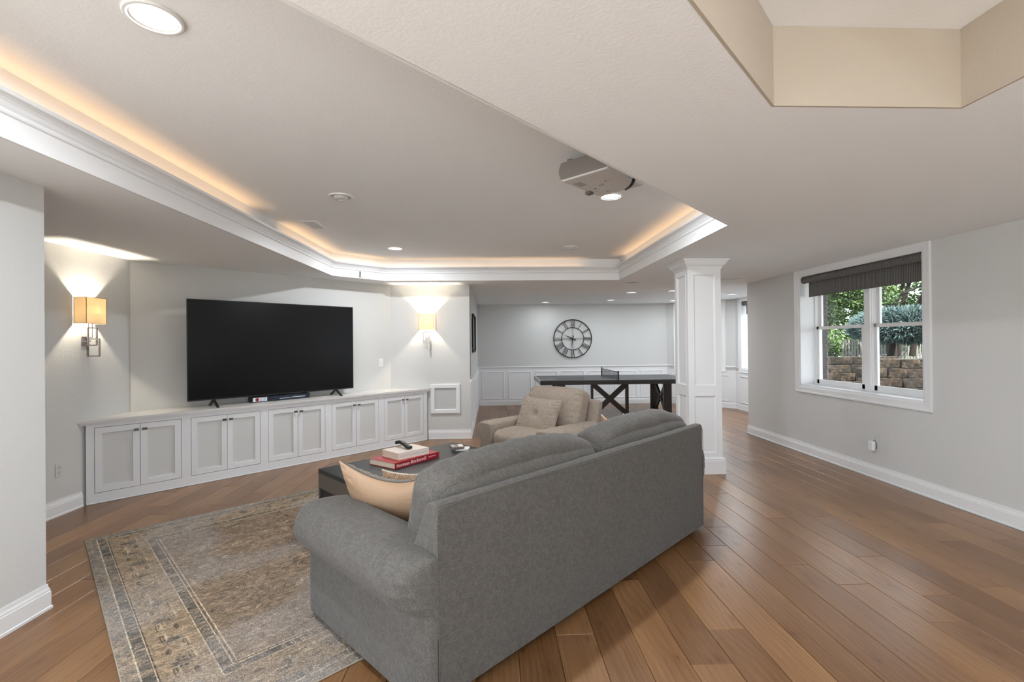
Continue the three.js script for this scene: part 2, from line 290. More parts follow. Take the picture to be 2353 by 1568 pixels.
// wainscot: white panelling below a chair rail on the walls of the far room
{
  const tr = structGroup('trim_3');
  const sheet = [[0, 0.14], [0.008, 0.14], [0.008, 0.91], [0, 0.91]];
  const rail = [[0, 0.885], [0.010, 0.885], [0.014, 0.9], [0.022, 0.908], [0.03, 0.918], [0.03, 0.932], [0.02, 0.938], [0, 0.938]];
  const PM = [[0, 0.008], [0, 0.014], [0.006, 0.02], [0.014, 0.02], [0.022, 0.012], [0.022, 0.008]];
  mesh('wainscot_sheet', sweep(sheet, [[4.30, DF - 0.04], [4.26, DF], [-0.367, DF], [-0.367, DS + 0.012]]), M.trim, tr);
  mesh('wainscot_sheet', sweep(sheet.map(([o, y]) => [o, Math.min(y, 0.835)]), [[4.97, DR + 0.02], [XB, 8.07], [XB, 10.43], [4.26, DF]]), M.trim, tr);
  mesh('chair_rail', sweep(rail, [[4.38, DF - 0.12], [4.26, DF], [-0.367, DF], [-0.367, DS + 0.002]]), M.trim, tr);
  mesh('chair_rail', sweep(rail, [[XB, 10.285], [XB, 10.43], [5.258, 10.572]]), M.trim, tr);
  const panel = (w, x, d, turn, y0 = 0.15, y1 = 0.815) => { const m = mesh('panel_moulding', ring(w - 0.044, y1 - y0 - 0.044, PM), M.trim, tr); m.position.set(x, (y0 + y1) / 2, -d); m.rotation.y = turn; };
  for (let k = 0; k < 7; k++) panel(0.55, -0.277 + 0.275 + 0.646 * k, DF, 0);
  for (let k = 0; k < 5; k++) panel(0.6, -0.367, 8.02 + 0.75 * k, Math.PI / 2);
  for (const t of [0.42, 1.2]) panel(0.55, XB - t * Math.SQRT1_2, 10.43 + t * Math.SQRT1_2, -Math.PI / 4, 0.15, 0.74);
  for (const d of [9.93, 9.1]) panel(0.62, XB, d, -Math.PI / 2, 0.15, 0.74);
}

// floor: every oak board a piece of its own
{
  const fl = structGroup('floor');
  mesh('subfloor', [bx(-4.2, 5.8, -0.1, -0.014, DB - 0.2, 11.9)], std({ color: C(0.42, 0.32, 0.21), roughness: 0.9 }), fl);
  const mats = [];
  for (const [tex, k] of [[woodA, 0], [woodB, 1]]) for (const [r, g, b] of [[0.80, 0.75, 0.70], [0.92, 0.88, 0.84], [0.86, 0.82, 0.79], [0.72, 0.66, 0.6], [1.04, 1.0, 0.94]]) mats.push(std({ map: rep(tex.clone(), 0.8, 2.6), color: C(r * 0.78, g * 0.785, b * 0.78), roughness: 0.3, bumpMap: rep(woodBump.clone(), 0.8, 2.6), bumpScale: 0.0005 }));
  const plank = (x0, x1, d0, d1) => {
    const g = 0.0009, c = 0.0022, a = [x0 + g, x1 - g, -(d1 - g), -(d0 + g)], pos = [], uv = [], ou = rnd(), ov = rnd() * 2.6;
    const low = [[a[0], -0.014, a[2]], [a[1], -0.014, a[2]], [a[1], -0.014, a[3]], [a[0], -0.014, a[3]]], mid = low.map(([x, , z]) => [x, -c, z]);
    const top = [[a[0] + c, 0, a[2] + c], [a[1] - c, 0, a[2] + c], [a[1] - c, 0, a[3] - c], [a[0] + c, 0, a[3] - c]];
    const quad = (p, q, r, s) => { for (const v of [p, q, r, p, r, s]) { pos.push(...v); uv.push(v[0] + ou, v[2] + ov + v[1]); } };
    quad(top[3], top[2], top[1], top[0]);
    for (let k = 0; k < 4; k++) { const n = (k + 1) % 4; quad(mid[n], mid[k], top[k], top[n]); quad(low[n], low[k], mid[k], mid[n]); }
    const m = new THREE.BufferGeometry(); m.setAttribute('position', new THREE.Float32BufferAttribute(pos, 3)); m.setAttribute('uv', new THREE.Float32BufferAttribute(uv, 2)); m.computeVertexNormals();
    return m;
  };
  const known = { 1: [2.461], 4: [2.202], 5: [2.46], 6: [3.238], 7: [3.468], 8: [3.814], 9: [3.14], 10: [2.869], 11: [2.459], 12: [2.717, 3.231] };
  for (let k = -21; k < 27; k++) {
    const x0 = 0.11 + 0.2 * k, x1 = x0 + 0.2, xm = x0 + 0.1;
    let lo = DB, hi = DF;
    if (x1 < -2.58) lo = 2.87;
    if (x1 < -1.612) hi = x1 + 9.22 - 0.45 + 0.1; else if (x1 < -0.36) hi = DS;
    if (xm > XR) { lo = DR + Math.max(0, xm - 4.95); hi = Math.min(DF, 15.83 - xm); }
    if (hi - lo < 0.05) continue;
    const cuts = [lo, ...(known[k] ?? [])];
    if (!known[k]) { let t = lo + rr(0.4, 1.9); cuts.push(t); }
    let t = Math.max(...cuts); while (t < hi - 0.7) { t += rr(1.3, 2.3); if (t < hi - 0.35) cuts.push(t); }
    cuts.push(hi); cuts.sort((a, b) => a - b);
    if (known[k] && known[k][0] - lo > 2.6) cuts.splice(1, 0, lo + (known[k][0] - lo) * rr(0.35, 0.6));
    for (let i = 0; i + 1 < cuts.length; i++) {
      let mt = mats[Math.floor(rnd() * mats.length)];
      if (k === 12 && cuts[i] === 2.717) mt = mats[4];
      mesh('plank', plank(x0, x1, cuts[i], cuts[i + 1]), mt, fl);
    }
  }
}

// ---------------------------------------------------------------- windows and shades
const turnOf = (nx, nd) => Math.atan2(nx, -nd);        // a group's turn so that its +z faces the plan direction (nx, nd)
function windowUnit(name, x, d, turn, w, h, y0, sashes, depth = 0.2) {
  const g = structGroup(name, [x, y0 + h / 2, d], turn), hw = w / 2, hh = h / 2;
  mesh('casing', ring(w, h, [[0, 0], [0, 0.008], [0.012, 0.011], [0.02, 0.016], [0.066, 0.018], [0.074, 0.024], [0.09, 0.024], [0.09, 0]]), M.trim, g);
  mesh('jamb', [lb(-hw, -hw + 0.008, -hh, hh, -0.29, 0.004), lb(hw - 0.008, hw, -hh, hh, -0.29, 0.004), lb(-hw, hw, hh - 0.008, hh, -0.29, 0.004)], M.trim, g);
  mesh('sill', [lb(-hw, hw, -hh, -hh + 0.01, -0.29, 0.004)], M.trim, g);
  const mw = 0.10, sw = (w - 0.016 - (sashes - 1) * mw) / sashes, F = -depth;
  mesh('frame', [lb(-hw + 0.008, -hw + 0.026, -hh + 0.01, hh - 0.008, F - 0.08, F + 0.012), lb(hw - 0.026, hw - 0.008, -hh + 0.01, hh - 0.008, F - 0.08, F + 0.012), lb(-hw + 0.008, hw - 0.008, -hh + 0.01, -hh + 0.024, F - 0.08, F + 0.014)], M.vinyl, g);
  for (let k = 0; k < sashes; k++) {
    const c = -hw + 0.008 + sw / 2 + k * (sw + mw), a = sw - 0.03, mid = 0.055, st = 0.05;
    if (k) mesh('mullion', [rb(c - sw / 2 - mw + 0.006, c - sw / 2 - 0.006, -hh + 0.01, hh - 0.01, F - 0.08, F + 0.022, 0.004), lb(c - sw / 2 - mw - 0.004, c - sw / 2 + 0.004, -hh + 0.01, hh - 0.01, F - 0.08, F + 0.006)], M.vinyl, g);
    const sash = (yb, yt, z, lower) => {
      const s = mesh(lower ? 'lower_sash' : 'upper_sash', [rb(c - a / 2, c - a / 2 + st, yb, yt, z - 0.03, z, 0.004), rb(c + a / 2 - st, c + a / 2, yb, yt, z - 0.03, z, 0.004), rb(c - a / 2 + 0.002, c + a / 2 - 0.002, yb, yb + (lower ? 0.06 : 0.036), z - 0.03, z, 0.004), rb(c - a / 2 + 0.002, c + a / 2 - 0.002, yt - 0.04, yt, z - 0.03, z, 0.004)], M.vinyl, g);
      const p = new THREE.PlaneGeometry(a - 2 * st + 0.01, yt - yb - 0.09); p.translate(c, (yb + yt) / 2, z - 0.016);
      const gl = mesh('pane', p, M.glass, s); gl.castShadow = false;
    };
    sash(-hh + 0.022, mid, F - 0.002, true);
    sash(mid - 0.04, hh - 0.01, F - 0.036, false);
  }
  return g;
}
const weaveShade = rep(dataTex(128, 128, (x, y) => { const cx = (x % 16) / 16, cy = (y % 8) / 8, st = cx > 0.25 && cx < 0.6 ? 1 : 0, dot = cy < 0.55 ? 1 : 0.35; const v = 0.34 + 0.26 * st * dot + 0.14 * (N1(x / 2, y / 2, 64, 64) - 0.5); return [v, v * 0.985, v * 0.96]; }), 0.16);
M.shadeCloth = std({ color: C(0.95, 0.95, 0.95), map: weaveShade, roughness: 0.95, bumpMap: weaveBump, bumpScale: 0.001 });
function rollerShade(x, d, turn, w, ytop, drop, label) {
  const g = thing('roller_shade', label, 'shade', [x, ytop, d], turn, 'roller shades');
  const r = cyl(0.044, 0.044, w - 0.02, 28); r.rotateZ(Math.PI / 2); r.translate(0, -0.046, -0.052);
  mesh('roller', [r], M.shadeCloth, g);
  const caps = [-1, 1].map((s) => { const c = cyl(0.046, 0.046, 0.006, 28); c.rotateZ(Math.PI / 2); c.translate(s * (w / 2 - 0.007), -0.046, -0.052); return c; });
  for (const c of caps) mesh('end_cap', [c], M.black, g);
  mesh('cloth', [lb(-w / 2 + 0.035, w / 2 - 0.035, -drop, -0.046, -0.0975, -0.0955)], M.shadeCloth, g);
  mesh('hem_bar', [rb(-w / 2 + 0.035, w / 2 - 0.035, -drop - 0.004, -drop + 0.014, -0.1, -0.093, 0.003)], M.shadeCloth, g);
  return g;
}
windowUnit('window_1', XR, (WIN.d0 + WIN.d1) / 2, -Math.PI / 2, WIN.d1 - WIN.d0, WIN.y1 - WIN.y0, WIN.y0, 2, 0.205);
rollerShade(XR, (WIN.d0 + WIN.d1) / 2, -Math.PI / 2, WIN.d1 - WIN.d0 - 0.02, WIN.y1 - 0.006, 0.27, 'wide charcoal woven roller shade half lowered in the double window with the garden view');
{
  const c = (W2.t0 + W2.t1) / 2 * Math.SQRT1_2;
  windowUnit('window_2', XB - c, 10.43 + c, -Math.PI / 4, W2.t1 - W2.t0, WIN.y1 - WIN.y0, WIN.y0, 1, 0.205);
  rollerShade(XB - c, 10.43 + c, -Math.PI / 4, W2.t1 - W2.t0 - 0.02, WIN.y1 - 0.006, 0.27, 'dark roller shade in the bay window mostly hidden behind the white column');
  windowUnit('window_3', XB, (W3.d0 + W3.d1) / 2, -Math.PI / 2, W3.d1 - W3.d0, WIN.y1 - WIN.y0, WIN.y0, 2, 0.205);
  rollerShade(XB, (W3.d0 + W3.d1) / 2, -Math.PI / 2, W3.d1 - W3.d0 - 0.02, WIN.y1 - 0.006, 0.27, 'dark roller shade seen edge-on in the bay window past the corner of the grey wall');
}

// ---------------------------------------------------------------- column
{
  const g = structGroup('column', [2.41, 0, 5.541]);
  const h = 0.192, f = 0.014, c = h - f;
  mesh('core', [lb(-c, c, 0, H, -c, c)], M.trim, g);
  const face = (e) => [lb(-e, -0.131, 0, H - 0.001, 0, f), lb(0.131, e, 0, H - 0.001, 0, f), lb(-0.131, 0.131, 0, 0.228, 0, f), lb(-0.131, 0.131, 0.892, 0.994, 0, f), lb(-0.131, 0.131, 2.278, H - 0.001, 0, f)];
  const fr = [];
  for (let k = 0; k < 4; k++) for (const q of face(k % 2 ? c : h)) { q.translate(0, 0, c); q.rotateY(k * Math.PI / 2); fr.push(q); }
  mesh('face_frame', fr, M.trim, g);
  const PM = [[0, 0], [0, 0.002], [-0.006, 0.003], [-0.022, -0.009], [-0.024, -0.0135], [0, -0.0135]];
  for (let k = 0; k < 4; k++) for (const [y0, y1] of [[0.228, 0.892], [0.994, 2.278]]) { const q = ring(0.262, y1 - y0, PM); q.translate(0, (y0 + y1) / 2, h); q.rotateY(k * Math.PI / 2); mesh('panel_moulding', q, M.trim, g); }
  const sq = [[-h, -h], [-h, h], [h, h], [h, -h]];
  const m2 = (a, y, b) => [a, y, b];
  mesh('base', sweep([[-0.01, 0], [0.026, 0], [0.026, 0.15], [0.022, 0.158], [0.024, 0.168], [0.012, 0.182], [0, 0.19], [-0.01, 0.19]], [[-h, -h], [h, -h], [h, h], [-h, h]].reverse(), true, m2), M.trim, g);
  mesh('crown', sweep([[-0.01, 2.338], [0.006, 2.338], [0.012, 2.35], [0.012, 2.362], [0.02, 2.366], [0.034, 2.378], [0.05, 2.402], [0.058, 2.42], [0.07, 2.424], [0.072, 2.4395], [-0.01, 2.4395]], sq, true, m2), M.trim, g);
}

// ---------------------------------------------------------------- recessed lights, cove lights
function downlight(x, d, y, label, group, { lit = true, I = DOWN_TRAY, r = 0.098 } = {}) {
  const g = thing('recessed_light', label, 'ceiling light', [x, y, d], 0, group);
  const lathe = (p, n = 40) => new THREE.LatheGeometry(p.map((q) => new THREE.Vector2(...q)), n);
  mesh('trim_ring', ni(lathe([[r, 0], [r, -0.006], [r - 0.004, -0.01], [r - 0.018, -0.01], [r - 0.024, -0.004], [r - 0.026, -0.0005]])), M.fitting, g);
  if (lit) {
    const q = new THREE.CircleGeometry(r - 0.024, 36); q.rotateX(Math.PI / 2); q.translate(0, -0.003, 0);
    mesh('light_face', ni(q), M.lampFace, g);
    const s = (r - 0.03) * 1.35, L = new THREE.RectAreaLight(DOWN_C, I, s, s); L.rotation.x = -Math.PI / 2; L.position.y = -0.0085; g.add(L);
  } else {
    mesh('eyeball', ni(lathe([[r - 0.026, -0.001], [0.062, -0.002], [0.056, -0.02], [0.044, -0.03], [0.04, -0.026], [0.036, -0.008], [0, -0.006]])), M.offFace, g);
  }
  return g;
}
downlight(-1.267, 1.85, T, 'large lit recessed light in the tray ceiling above the near end of the cove', null);
downlight(-1.262, 4.06, T, 'unlit adjustable recessed light above the television, beside the air vent', null, { lit: false, r: 0.102 });
downlight(-1.253, 6.24, T, 'lit recessed light at the far end of the tray, above the sconce by the hallway', null);
downlight(1.018, 6.2, T, 'dim unlit recessed light at the far end of the tray, above the wall clock', null, { lit: false });
downlight(1.018, 4.033, T, 'lit recessed light right beside the ceiling projector', null);
for (const [x, d, k, l] of [[1.209, 10.93, 0.4, 'small lit recessed light in the far room above the wall clock'], [2.617, 10.47, 0.7, 'small lit recessed light in the far room between the clock and the column'], [2.603, 8.856, 1.5, 'lit recessed light next to the round ceiling speaker, nearest of the far room lights'], [4.093, 10.68, 0.5, 'small lit recessed light partly hidden by the column crown'], [4.75, 9.3, 1.3, 'added recessed light over the bay, out of sight behind the grey wall'], [3.3, 8.6, 0.9, 'added recessed light of the far room behind the white column']]) downlight(x, d, H, l, 'recessed lights of the far room', { I: DOWN_FAR * k });  // the last two are added out of sight to brighten the far room
// outside the frame: recessed lights added to brighten the near room
for (const [x, d, y, l] of [[3.2, 0.6, H, 'added recessed light in the soffit out of frame by the window wall'], [3.2, -1.6, H, 'added recessed light in the soffit behind the photographer by the patio door'], [1.2, 0.6, T, 'added recessed light inside the beige angled ceiling recess out of frame']]) downlight(x, d, y, l, 'added recessed lights behind the photographer', { I: DOWN_BACK });
// two uplights added behind the photographer to brighten the ceilings
for (const [x, d, l] of [[2.9, -1.5, 'added uplight on a tall white stand behind the photographer by the window wall'], [-1.5, -1.7, 'added uplight on a tall white stand behind the photographer by the near wall']]) {
  const g = thing('added_uplight', l, 'added lamp', [x, 0, d], 0);
  const b = cyl(0.15, 0.16, 0.025, 32); b.translate(0, 0.0125, 0); mesh('base', [b], M.fitting, g);
  const p = cyl(0.014, 0.014, 1.66, 16); p.translate(0, 0.85, 0); mesh('pole', [p], M.fitting, g);
  mesh('lamp_shade', ni(new THREE.LatheGeometry([[0.014, 1.66], [0.1, 1.69], [0.2, 1.78], [0.204, 1.78], [0.1, 1.684], [0.014, 1.65]].map((q) => new THREE.Vector2(...q)), 36)), M.fitting, g);
  const c = new THREE.CircleGeometry(0.15, 32); c.rotateX(-Math.PI / 2); c.translate(0, 1.735, 0); mesh('light_face', ni(c), M.lampFace, g);
  const q = new THREE.RectAreaLight(DOWN_C, UP_I, 0.21, 0.21); q.rotation.x = Math.PI / 2; q.position.y = 1.742; g.add(q);
}
function cove(a, b, label, I = COVE_I) {       // a strip in the trough behind the crown moulding, shining up
  const L = Math.hypot(b[0] - a[0], b[1] - a[1]), turn = Math.atan2(b[1] - a[1], b[0] - a[0]);
  const g = thing('cove_light', label, 'strip light', [(a[0] + b[0]) / 2, 2.602, (a[1] + b[1]) / 2], turn, 'cove light strips');
  mesh('strip', [lb(-L / 2, L / 2, -0.003, 0, -0.008, 0.008)], M.led, g);
  const q = new THREE.RectAreaLight(COVE_C, I, L, 0.012); q.rotation.x = Math.PI / 2; q.position.y = 0.003; g.add(q);
}
const o = 0.024;
cove([-2.165 + o, -0.2], [-2.165 + o, 4.35], 'long warm light strip behind the crown moulding along the television side of the tray');
cove([-2.165 + o, 4.95], [-2.165 + o, 6.46], 'short warm light strip behind the crown near the air vent');
cove([-2.12, 6.54], [-1.60, 7.06], 'warm light strip behind the angled corner of the crown');
cove([-1.5, 7.105 - o], [1.35, 7.105 - o], 'warm light strip behind the crown over the hallway side of the tray', COVE_I * 0.55);
cove([1.91 - o, 3.85], [1.91 - o, 6.75], 'warm light strip behind the crown on the column side of the tray', COVE_I * 0.8);

// ceiling speakers, vents, strip on the fascia
{
  const sp = thing('ceiling_speaker', 'round white grille speaker in the ceiling between the tray corner and the column', 'speaker', [2.17, H, 7.355]);
  const dsk = cyl(0.11, 0.115, 0.006, 40); dsk.translate(0, -0.003, 0); mesh('grille', [dsk], M.grille, sp);
  const rg = new THREE.TorusGeometry(0.114, 0.004, 8, 48); rg.rotateX(Math.PI / 2); rg.translate(0, -0.004, 0); mesh('rim', [rg], M.fitting, sp);
  const vent = (x, d, y, w, l, turn, label) => {
    const v = thing('ceiling_vent', label, 'air vent', [x, y, d], turn);
    const fr = sweep([[0, 0], [0, -0.008], [0.02, -0.008], [0.028, 0]], [[w / 2 - 0.028, -l / 2 + 0.028], [-w / 2 + 0.028, -l / 2 + 0.028], [-w / 2 + 0.028, l / 2 - 0.028], [w / 2 - 0.028, l / 2 - 0.028]], true, (a, h, b) => [a, h, b]);
    mesh('frame', fr, M.fitting, v); mesh('backing', [lb(-w / 2 + 0.03, w / 2 - 0.03, -0.002, -0.001, -l / 2 + 0.03, l / 2 - 0.03)], M.grille, v);
    const n = Math.floor((l - 0.06) / 0.022);
    for (let k = 0; k < n; k++) { const q = new THREE.BoxGeometry(w - 0.06, 0.002, 0.014); q.rotateX(0.7); q.translate(0, -0.006, -l / 2 + 0.042 + k * 0.022); mesh('slat', q, M.fitting, v); }
  };
  vent(-1.84, 5.02, T, 0.17, 0.34, 0, 'white slatted air vent in the tray ceiling above the television');
  vent(3.6, 7.0, H, 0.16, 0.36, 0.2, 'white slatted air vent in the ceiling between the column and the grey wall');
  vent(1.203, 9.247, H, 0.34, 0.13, 0, 'small white slatted air vent in the far room ceiling above the clock');
}
{
  const p = [-2.165 + 0.30, 6.53 + 0.295], n = [Math.SQRT1_2, -Math.SQRT1_2];
  const s = thing('wall_sensor', 'small upright white sensor box on the angled crown fascia above the television', 'sensor', [p[0] + n[0] * 0.015, H + 0.012, p[1] + n[1] * 0.015], turnOf(n[0], n[1]));
  mesh('housing', [rb(-0.03, 0.03, 0, 0.088, 0, 0.02, 0.004)], M.fitting, s);
  mesh('slot', [lb(-0.028, -0.012, 0.006, 0.082, 0.019, 0.0215)], M.darkGap, s);
}

// ---------------------------------------------------------------- built-in media cabinet, counter, television
const TV0 = [XL, 5.314], TVT = Math.PI / 4;        // local frame on the television wall: x along it, z off it
{
  const g = thing('media_cabinet', 'long white built-in media cabinet with shaker doors under the television', 'cabinet', [TV0[0], 0, TV0[1]], TVT);
  const Z = 0.445, S0 = -0.409, S1 = S0 + 4.016, D = [[0.06, 0.768], [0.853, 1.56], [1.648, 2.36], [2.448, 3.156], [3.245, 3.95]].map((q) => q.map((s) => s + S0)), y0 = 0.10, y1 = 0.733;
  const fr = [lb(S0, S1, 0, y0, Z - 0.02, Z), lb(S0, S1, y1, 0.757, Z - 0.02, Z)];
  let t = S0; for (const [a, b] of D) { fr.push(lb(t, a, y0, y1, Z - 0.02, Z)); t = b; } fr.push(lb(t, S1, y0, y1, Z - 0.02, Z));
  mesh('face_frame', fr, M.cab, g);
  mesh('base_moulding', [rb(S0 + 0.002, S1 - 0.002, 0.001, 0.012, Z - 0.005, Z + 0.006, 0.003)], M.cab, g);
  mesh('carcass', [lb(S0 + 0.02, S1 - 0.02, 0.02, 0.757, Z - 0.05, Z - 0.04), lb(0.04, S1 - S0 - 0.85 + S0, 0.0, 0.757, 0.02, 0.04)], M.cab, g);
  for (const [a, b] of D) {
    const m = (a + b) / 2;
    for (const [p, q, s] of [[a + 0.004, m - 0.002, 1], [m + 0.002, b - 0.004, -1]]) {
      const st = 0.057, w = q - p, hgt = y1 - y0 - 0.008, cy = (y0 + y1) / 2;
      const fx = ring(w - 2 * st, hgt - 2 * st, [[0, Z - 0.02], [0, Z - 0.001], [0.001, Z], [st - 0.001, Z], [st, Z - 0.001], [st, Z - 0.02]], (p + q) / 2, cy);
      const dr = mesh('door', [fx], M.cab, g);
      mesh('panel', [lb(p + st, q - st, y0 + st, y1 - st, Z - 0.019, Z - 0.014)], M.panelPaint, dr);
      const kx = s > 0 ? q - 0.032 : p + 0.032;
      mesh('pull', [rb(kx - 0.021, kx + 0.021, 0.662, 0.686, Z + 0.014, Z + 0.024, 0.003), lb(kx - 0.006, kx + 0.006, 0.668, 0.68, Z - 0.001, Z + 0.016)], M.pull, dr);
    }
  }
  const k = (off) => { const q = 9.2204 - off * Math.SQRT2; return [[XL + 0.002, q + XL + 0.002], [DS - 0.002 - q, DS - 0.002]]; };
  const poly = (off) => { const [a, b] = k(off); return [a, b, [-1.612, DS - 0.002], [XL + 0.002, 5.314]]; };
  const ct = thing('countertop', 'long pale countertop running wall to wall over the media cabinet', 'countertop');
  mesh('top_slab', [prism(poly(0.475), 0.788, 0.809)], M.counter, ct);
  mesh('edge_moulding', [prism(poly(0.468), 0.778, 0.7885), prism(poly(0.460), 0.768, 0.7785), prism(poly(0.452), 0.758, 0.7685)], M.cab, ct);
}
{
  const g = thing('television', 'very large flat black television standing on the long counter', 'television', [TV0[0], 0.8095, TV0[1]], TVT);
  const a = 0.459, b = 2.466, y0 = 0.078, y1 = 1.231, z = 0.25;
  mesh('housing', [rb(a, b, y0, y1, z - 0.022, z, 0.005), rb(a + 0.25, b - 0.25, y0 + 0.08, y0 + 0.62, z - 0.06, z - 0.02, 0.01)], M.black, g);
  const s = new THREE.PlaneGeometry(b - a - 0.016, y1 - y0 - 0.022); s.translate((a + b) / 2, (y0 + y1) / 2 + 0.003, z + 0.0012); mesh('screen', ni(s), M.screen, g);
  for (const x of [a + 0.26, b - 0.26]) mesh('foot', [bar([x, y0 + 0.005, z - 0.012], [x + 0.0, 0.006, z + 0.14], 0.022, 0.018), bar([x, y0 + 0.005, z - 0.012], [x, 0.006, z - 0.15], 0.022, 0.018), rb(x - 0.011, x + 0.011, 0, 0.012, z + 0.125, z + 0.165, 0.003), rb(x - 0.011, x + 0.011, 0, 0.012, z - 0.17, z - 0.13, 0.003)], M.black, g);
}
{
  const front = canvasTex(1024, 96, (c, w, h) => { c.fillStyle = '#14202e'; c.fillRect(0, 0, w, h); c.fillStyle = '#dfe1e6'; c.fillRect(14, 12, 238, 74); c.fillStyle = '#8e1720'; c.beginPath(); c.ellipse(84, 50, 30, 34, 0, 0, 7); c.fill(); c.fillStyle = '#9aa0aa'; for (const x of [124, 184]) for (let k = 0; k < 4; k++) c.fillRect(x, 22 + 14 * k, 46, 6); c.fillStyle = '#45566a'; c.fillRect(380, 30, 60, 9); c.fillStyle = '#b9c4cc'; c.font = 'bold 24px sans-serif'; c.fillRect(470, 54, 210, 13); c.fillRect(690, 46, 250, 16); c.fillStyle = '#54657a'; c.fillRect(720, 22, 60, 10); c.fillRect(560, 26, 40, 8); });
  const g = thing('long_box', 'low dark blue printed box with a white and red label under the television', 'box', [TV0[0], 0.809, TV0[1]], TVT);
  mesh('body', [lb(1.13, 1.84, 0.002, 0.066, 0.11, 0.238)], std({ color: C(0.012, 0.02, 0.03), roughness: 0.4 }), g);
  const p = new THREE.PlaneGeometry(0.708, 0.062); p.translate(1.485, 0.034, 0.2385); mesh('printed_front', ni2(p), std({ map: front, roughness: 0.35 }), g);
}
function ni2(g) { return g.toNonIndexed(); }

// ---------------------------------------------------------------- wall sconces
function sconce(x, d, turn, label) {
  const g = thing('wall_sconce', label, 'wall lamp', [x, 0, d], turn, 'wall sconces');
  const w = 0.23, z0 = 0.006, z1 = 0.118, y0 = 1.733, y1 = 1.98, t = 0.0012;
  mesh('lamp_shade', [lb(-w / 2, w / 2, y0, y1, z1 - t, z1), lb(-w / 2, -w / 2 + t, y0, y1, z0, z1), lb(w / 2 - t, w / 2, y0, y1, z0, z1)], M.shade, g);
  const edge = (a, b) => bar(a, b, 0.004);
  mesh('shade_frame', [edge([-w / 2, y0, z1], [-w / 2, y1, z1]), edge([w / 2, y0, z1], [w / 2, y1, z1]), edge([-w / 2, y0, z0], [-w / 2, y1, z0]), edge([w / 2, y0, z0], [w / 2, y1, z0]), ...[y0, y1].flatMap((y) => [edge([-w / 2, y, z1], [w / 2, y, z1]), edge([-w / 2, y, z0], [-w / 2, y, z1]), edge([w / 2, y, z0], [w / 2, y, z1])])], std({ color: C(0.32, 0.2, 0.1), roughness: 0.6 }), g);
  const b = new THREE.SphereGeometry(0.021, 20, 14); b.scale(1, 1.35, 1); b.translate(0, 1.862, 0.062); const bm = mesh('bulb', ni(b), M.bulb, g); bm.castShadow = false;
  const L = new THREE.PointLight(BULB_C, BULB_I); L.position.set(0, 1.862, 0.062); L.castShadow = true; L.shadow.radius = 0.8; g.add(L);
  const sk = cyl(0.013, 0.015, 0.06, 16); sk.translate(0, 1.805, 0.062); const arm = [sk, bar([-0.022, 1.60, 0.06], [-0.022, 1.775, 0.06], 0.005), bar([0.022, 1.60, 0.06], [0.022, 1.775, 0.06], 0.005), bar([-0.022, 1.775, 0.06], [0.022, 1.775, 0.06], 0.005), bar([-0.022, 1.60, 0.06], [0.022, 1.60, 0.06], 0.006), bar([0, 1.565, 0.002], [0, 1.565, 0.06], 0.01)];
  mesh('stem', arm, M.nickel, g);
  const fr = (fn) => [[[-0.05, 1.527], [0.05, 1.527]], [[0.05, 1.527], [0.05, 1.692]], [[0.05, 1.692], [-0.05, 1.692]], [[-0.05, 1.692], [-0.05, 1.527]]].map(([a, c]) => bar(fn(...a), fn(...c), 0.011, 0.011));
  mesh('metal_frame', fr((a, y) => [a - 0.004, y, 0.082]), M.nickel, g);
  mesh('metal_frame', fr((a, y) => [0.034, y - 0.105, 0.062 + a * 1.08]), M.nickel, g);
  mesh('back_plate', [rb(-0.03, 0.03, 1.52, 1.61, 0, 0.006, 0.002)], M.nickel, g);
}
sconce(XL, 4.727, Math.PI / 2, 'wall sconce with cream box shade on the recessed wall above a grey outlet');
sconce(-1.035, DS, 0, 'wall sconce with cream box shade on the narrow wall above the small framed grille');

// ---------------------------------------------------------------- plates, outlets, grille, mirror
function plate(x, y, d, turn, label, sw, name = 'electrical_outlet', cat = 'outlet') {
  const g = thing(name, label, cat, [x, y, d], turn), pm = sw ? M.fitting : std({ color: C(0.62, 0.615, 0.6), roughness: 0.4 });
  mesh('cover_plate', [rb(-0.038, 0.038, -0.062, 0.062, 0, 0.006, 0.003)], pm, g);
  if (sw) mesh('rocker', [rb(-0.017, 0.017, -0.034, 0.034, 0.005, 0.011, 0.003)], M.fitting, g);
  else for (const s of [-1, 1]) { const c = cyl(0.018, 0.018, 0.004, 24); c.rotateX(Math.PI / 2); c.translate(0, s * 0.022, 0.007); const k = mesh('socket', [c], pm, g); mesh('slot', [lb(-0.008, -0.005, s * 0.022 - 0.004, s * 0.022 + 0.007, 0.0088, 0.0096), lb(0.005, 0.008, s * 0.022 - 0.004, s * 0.022 + 0.006, 0.0088, 0.0096), lb(-0.002, 0.002, s * 0.022 - 0.012, s * 0.022 - 0.008, 0.0088, 0.0096)], M.darkGap, k); }
  return g;
}
plate(XL, 0.407, 4.454, Math.PI / 2, 'grey double outlet low on the recessed wall beside the cabinet');
plate(-1.735 - 0.004, 1.224, 9.2204 - 1.739 - 0.003, Math.PI / 4, 'white rocker light switch on the wall between the television and the narrow wall', true, 'light_switch', 'switch');
plate(XR, 0.42, 5.03, -Math.PI / 2, 'grey outlet low on the window wall with an adapter plugged in');
{
  const g = thing('plug_adapter', 'white plug-in adapter in the outlet below the window', 'adapter', [XR, 0.375, 5.045], -Math.PI / 2);
  mesh('body', [rb(-0.03, 0.03, -0.07, 0.03, 0.013, 0.055, 0.006)], M.fitting, g);
  mesh('cord', [tube([[0.026, -0.06, 0.02], [0.036, -0.03, 0.016], [0.034, 0.01, 0.014], [0.018, 0.036, 0.016], [0.0, 0.03, 0.02]], 0.003, 24, 6)], M.black, g);
}
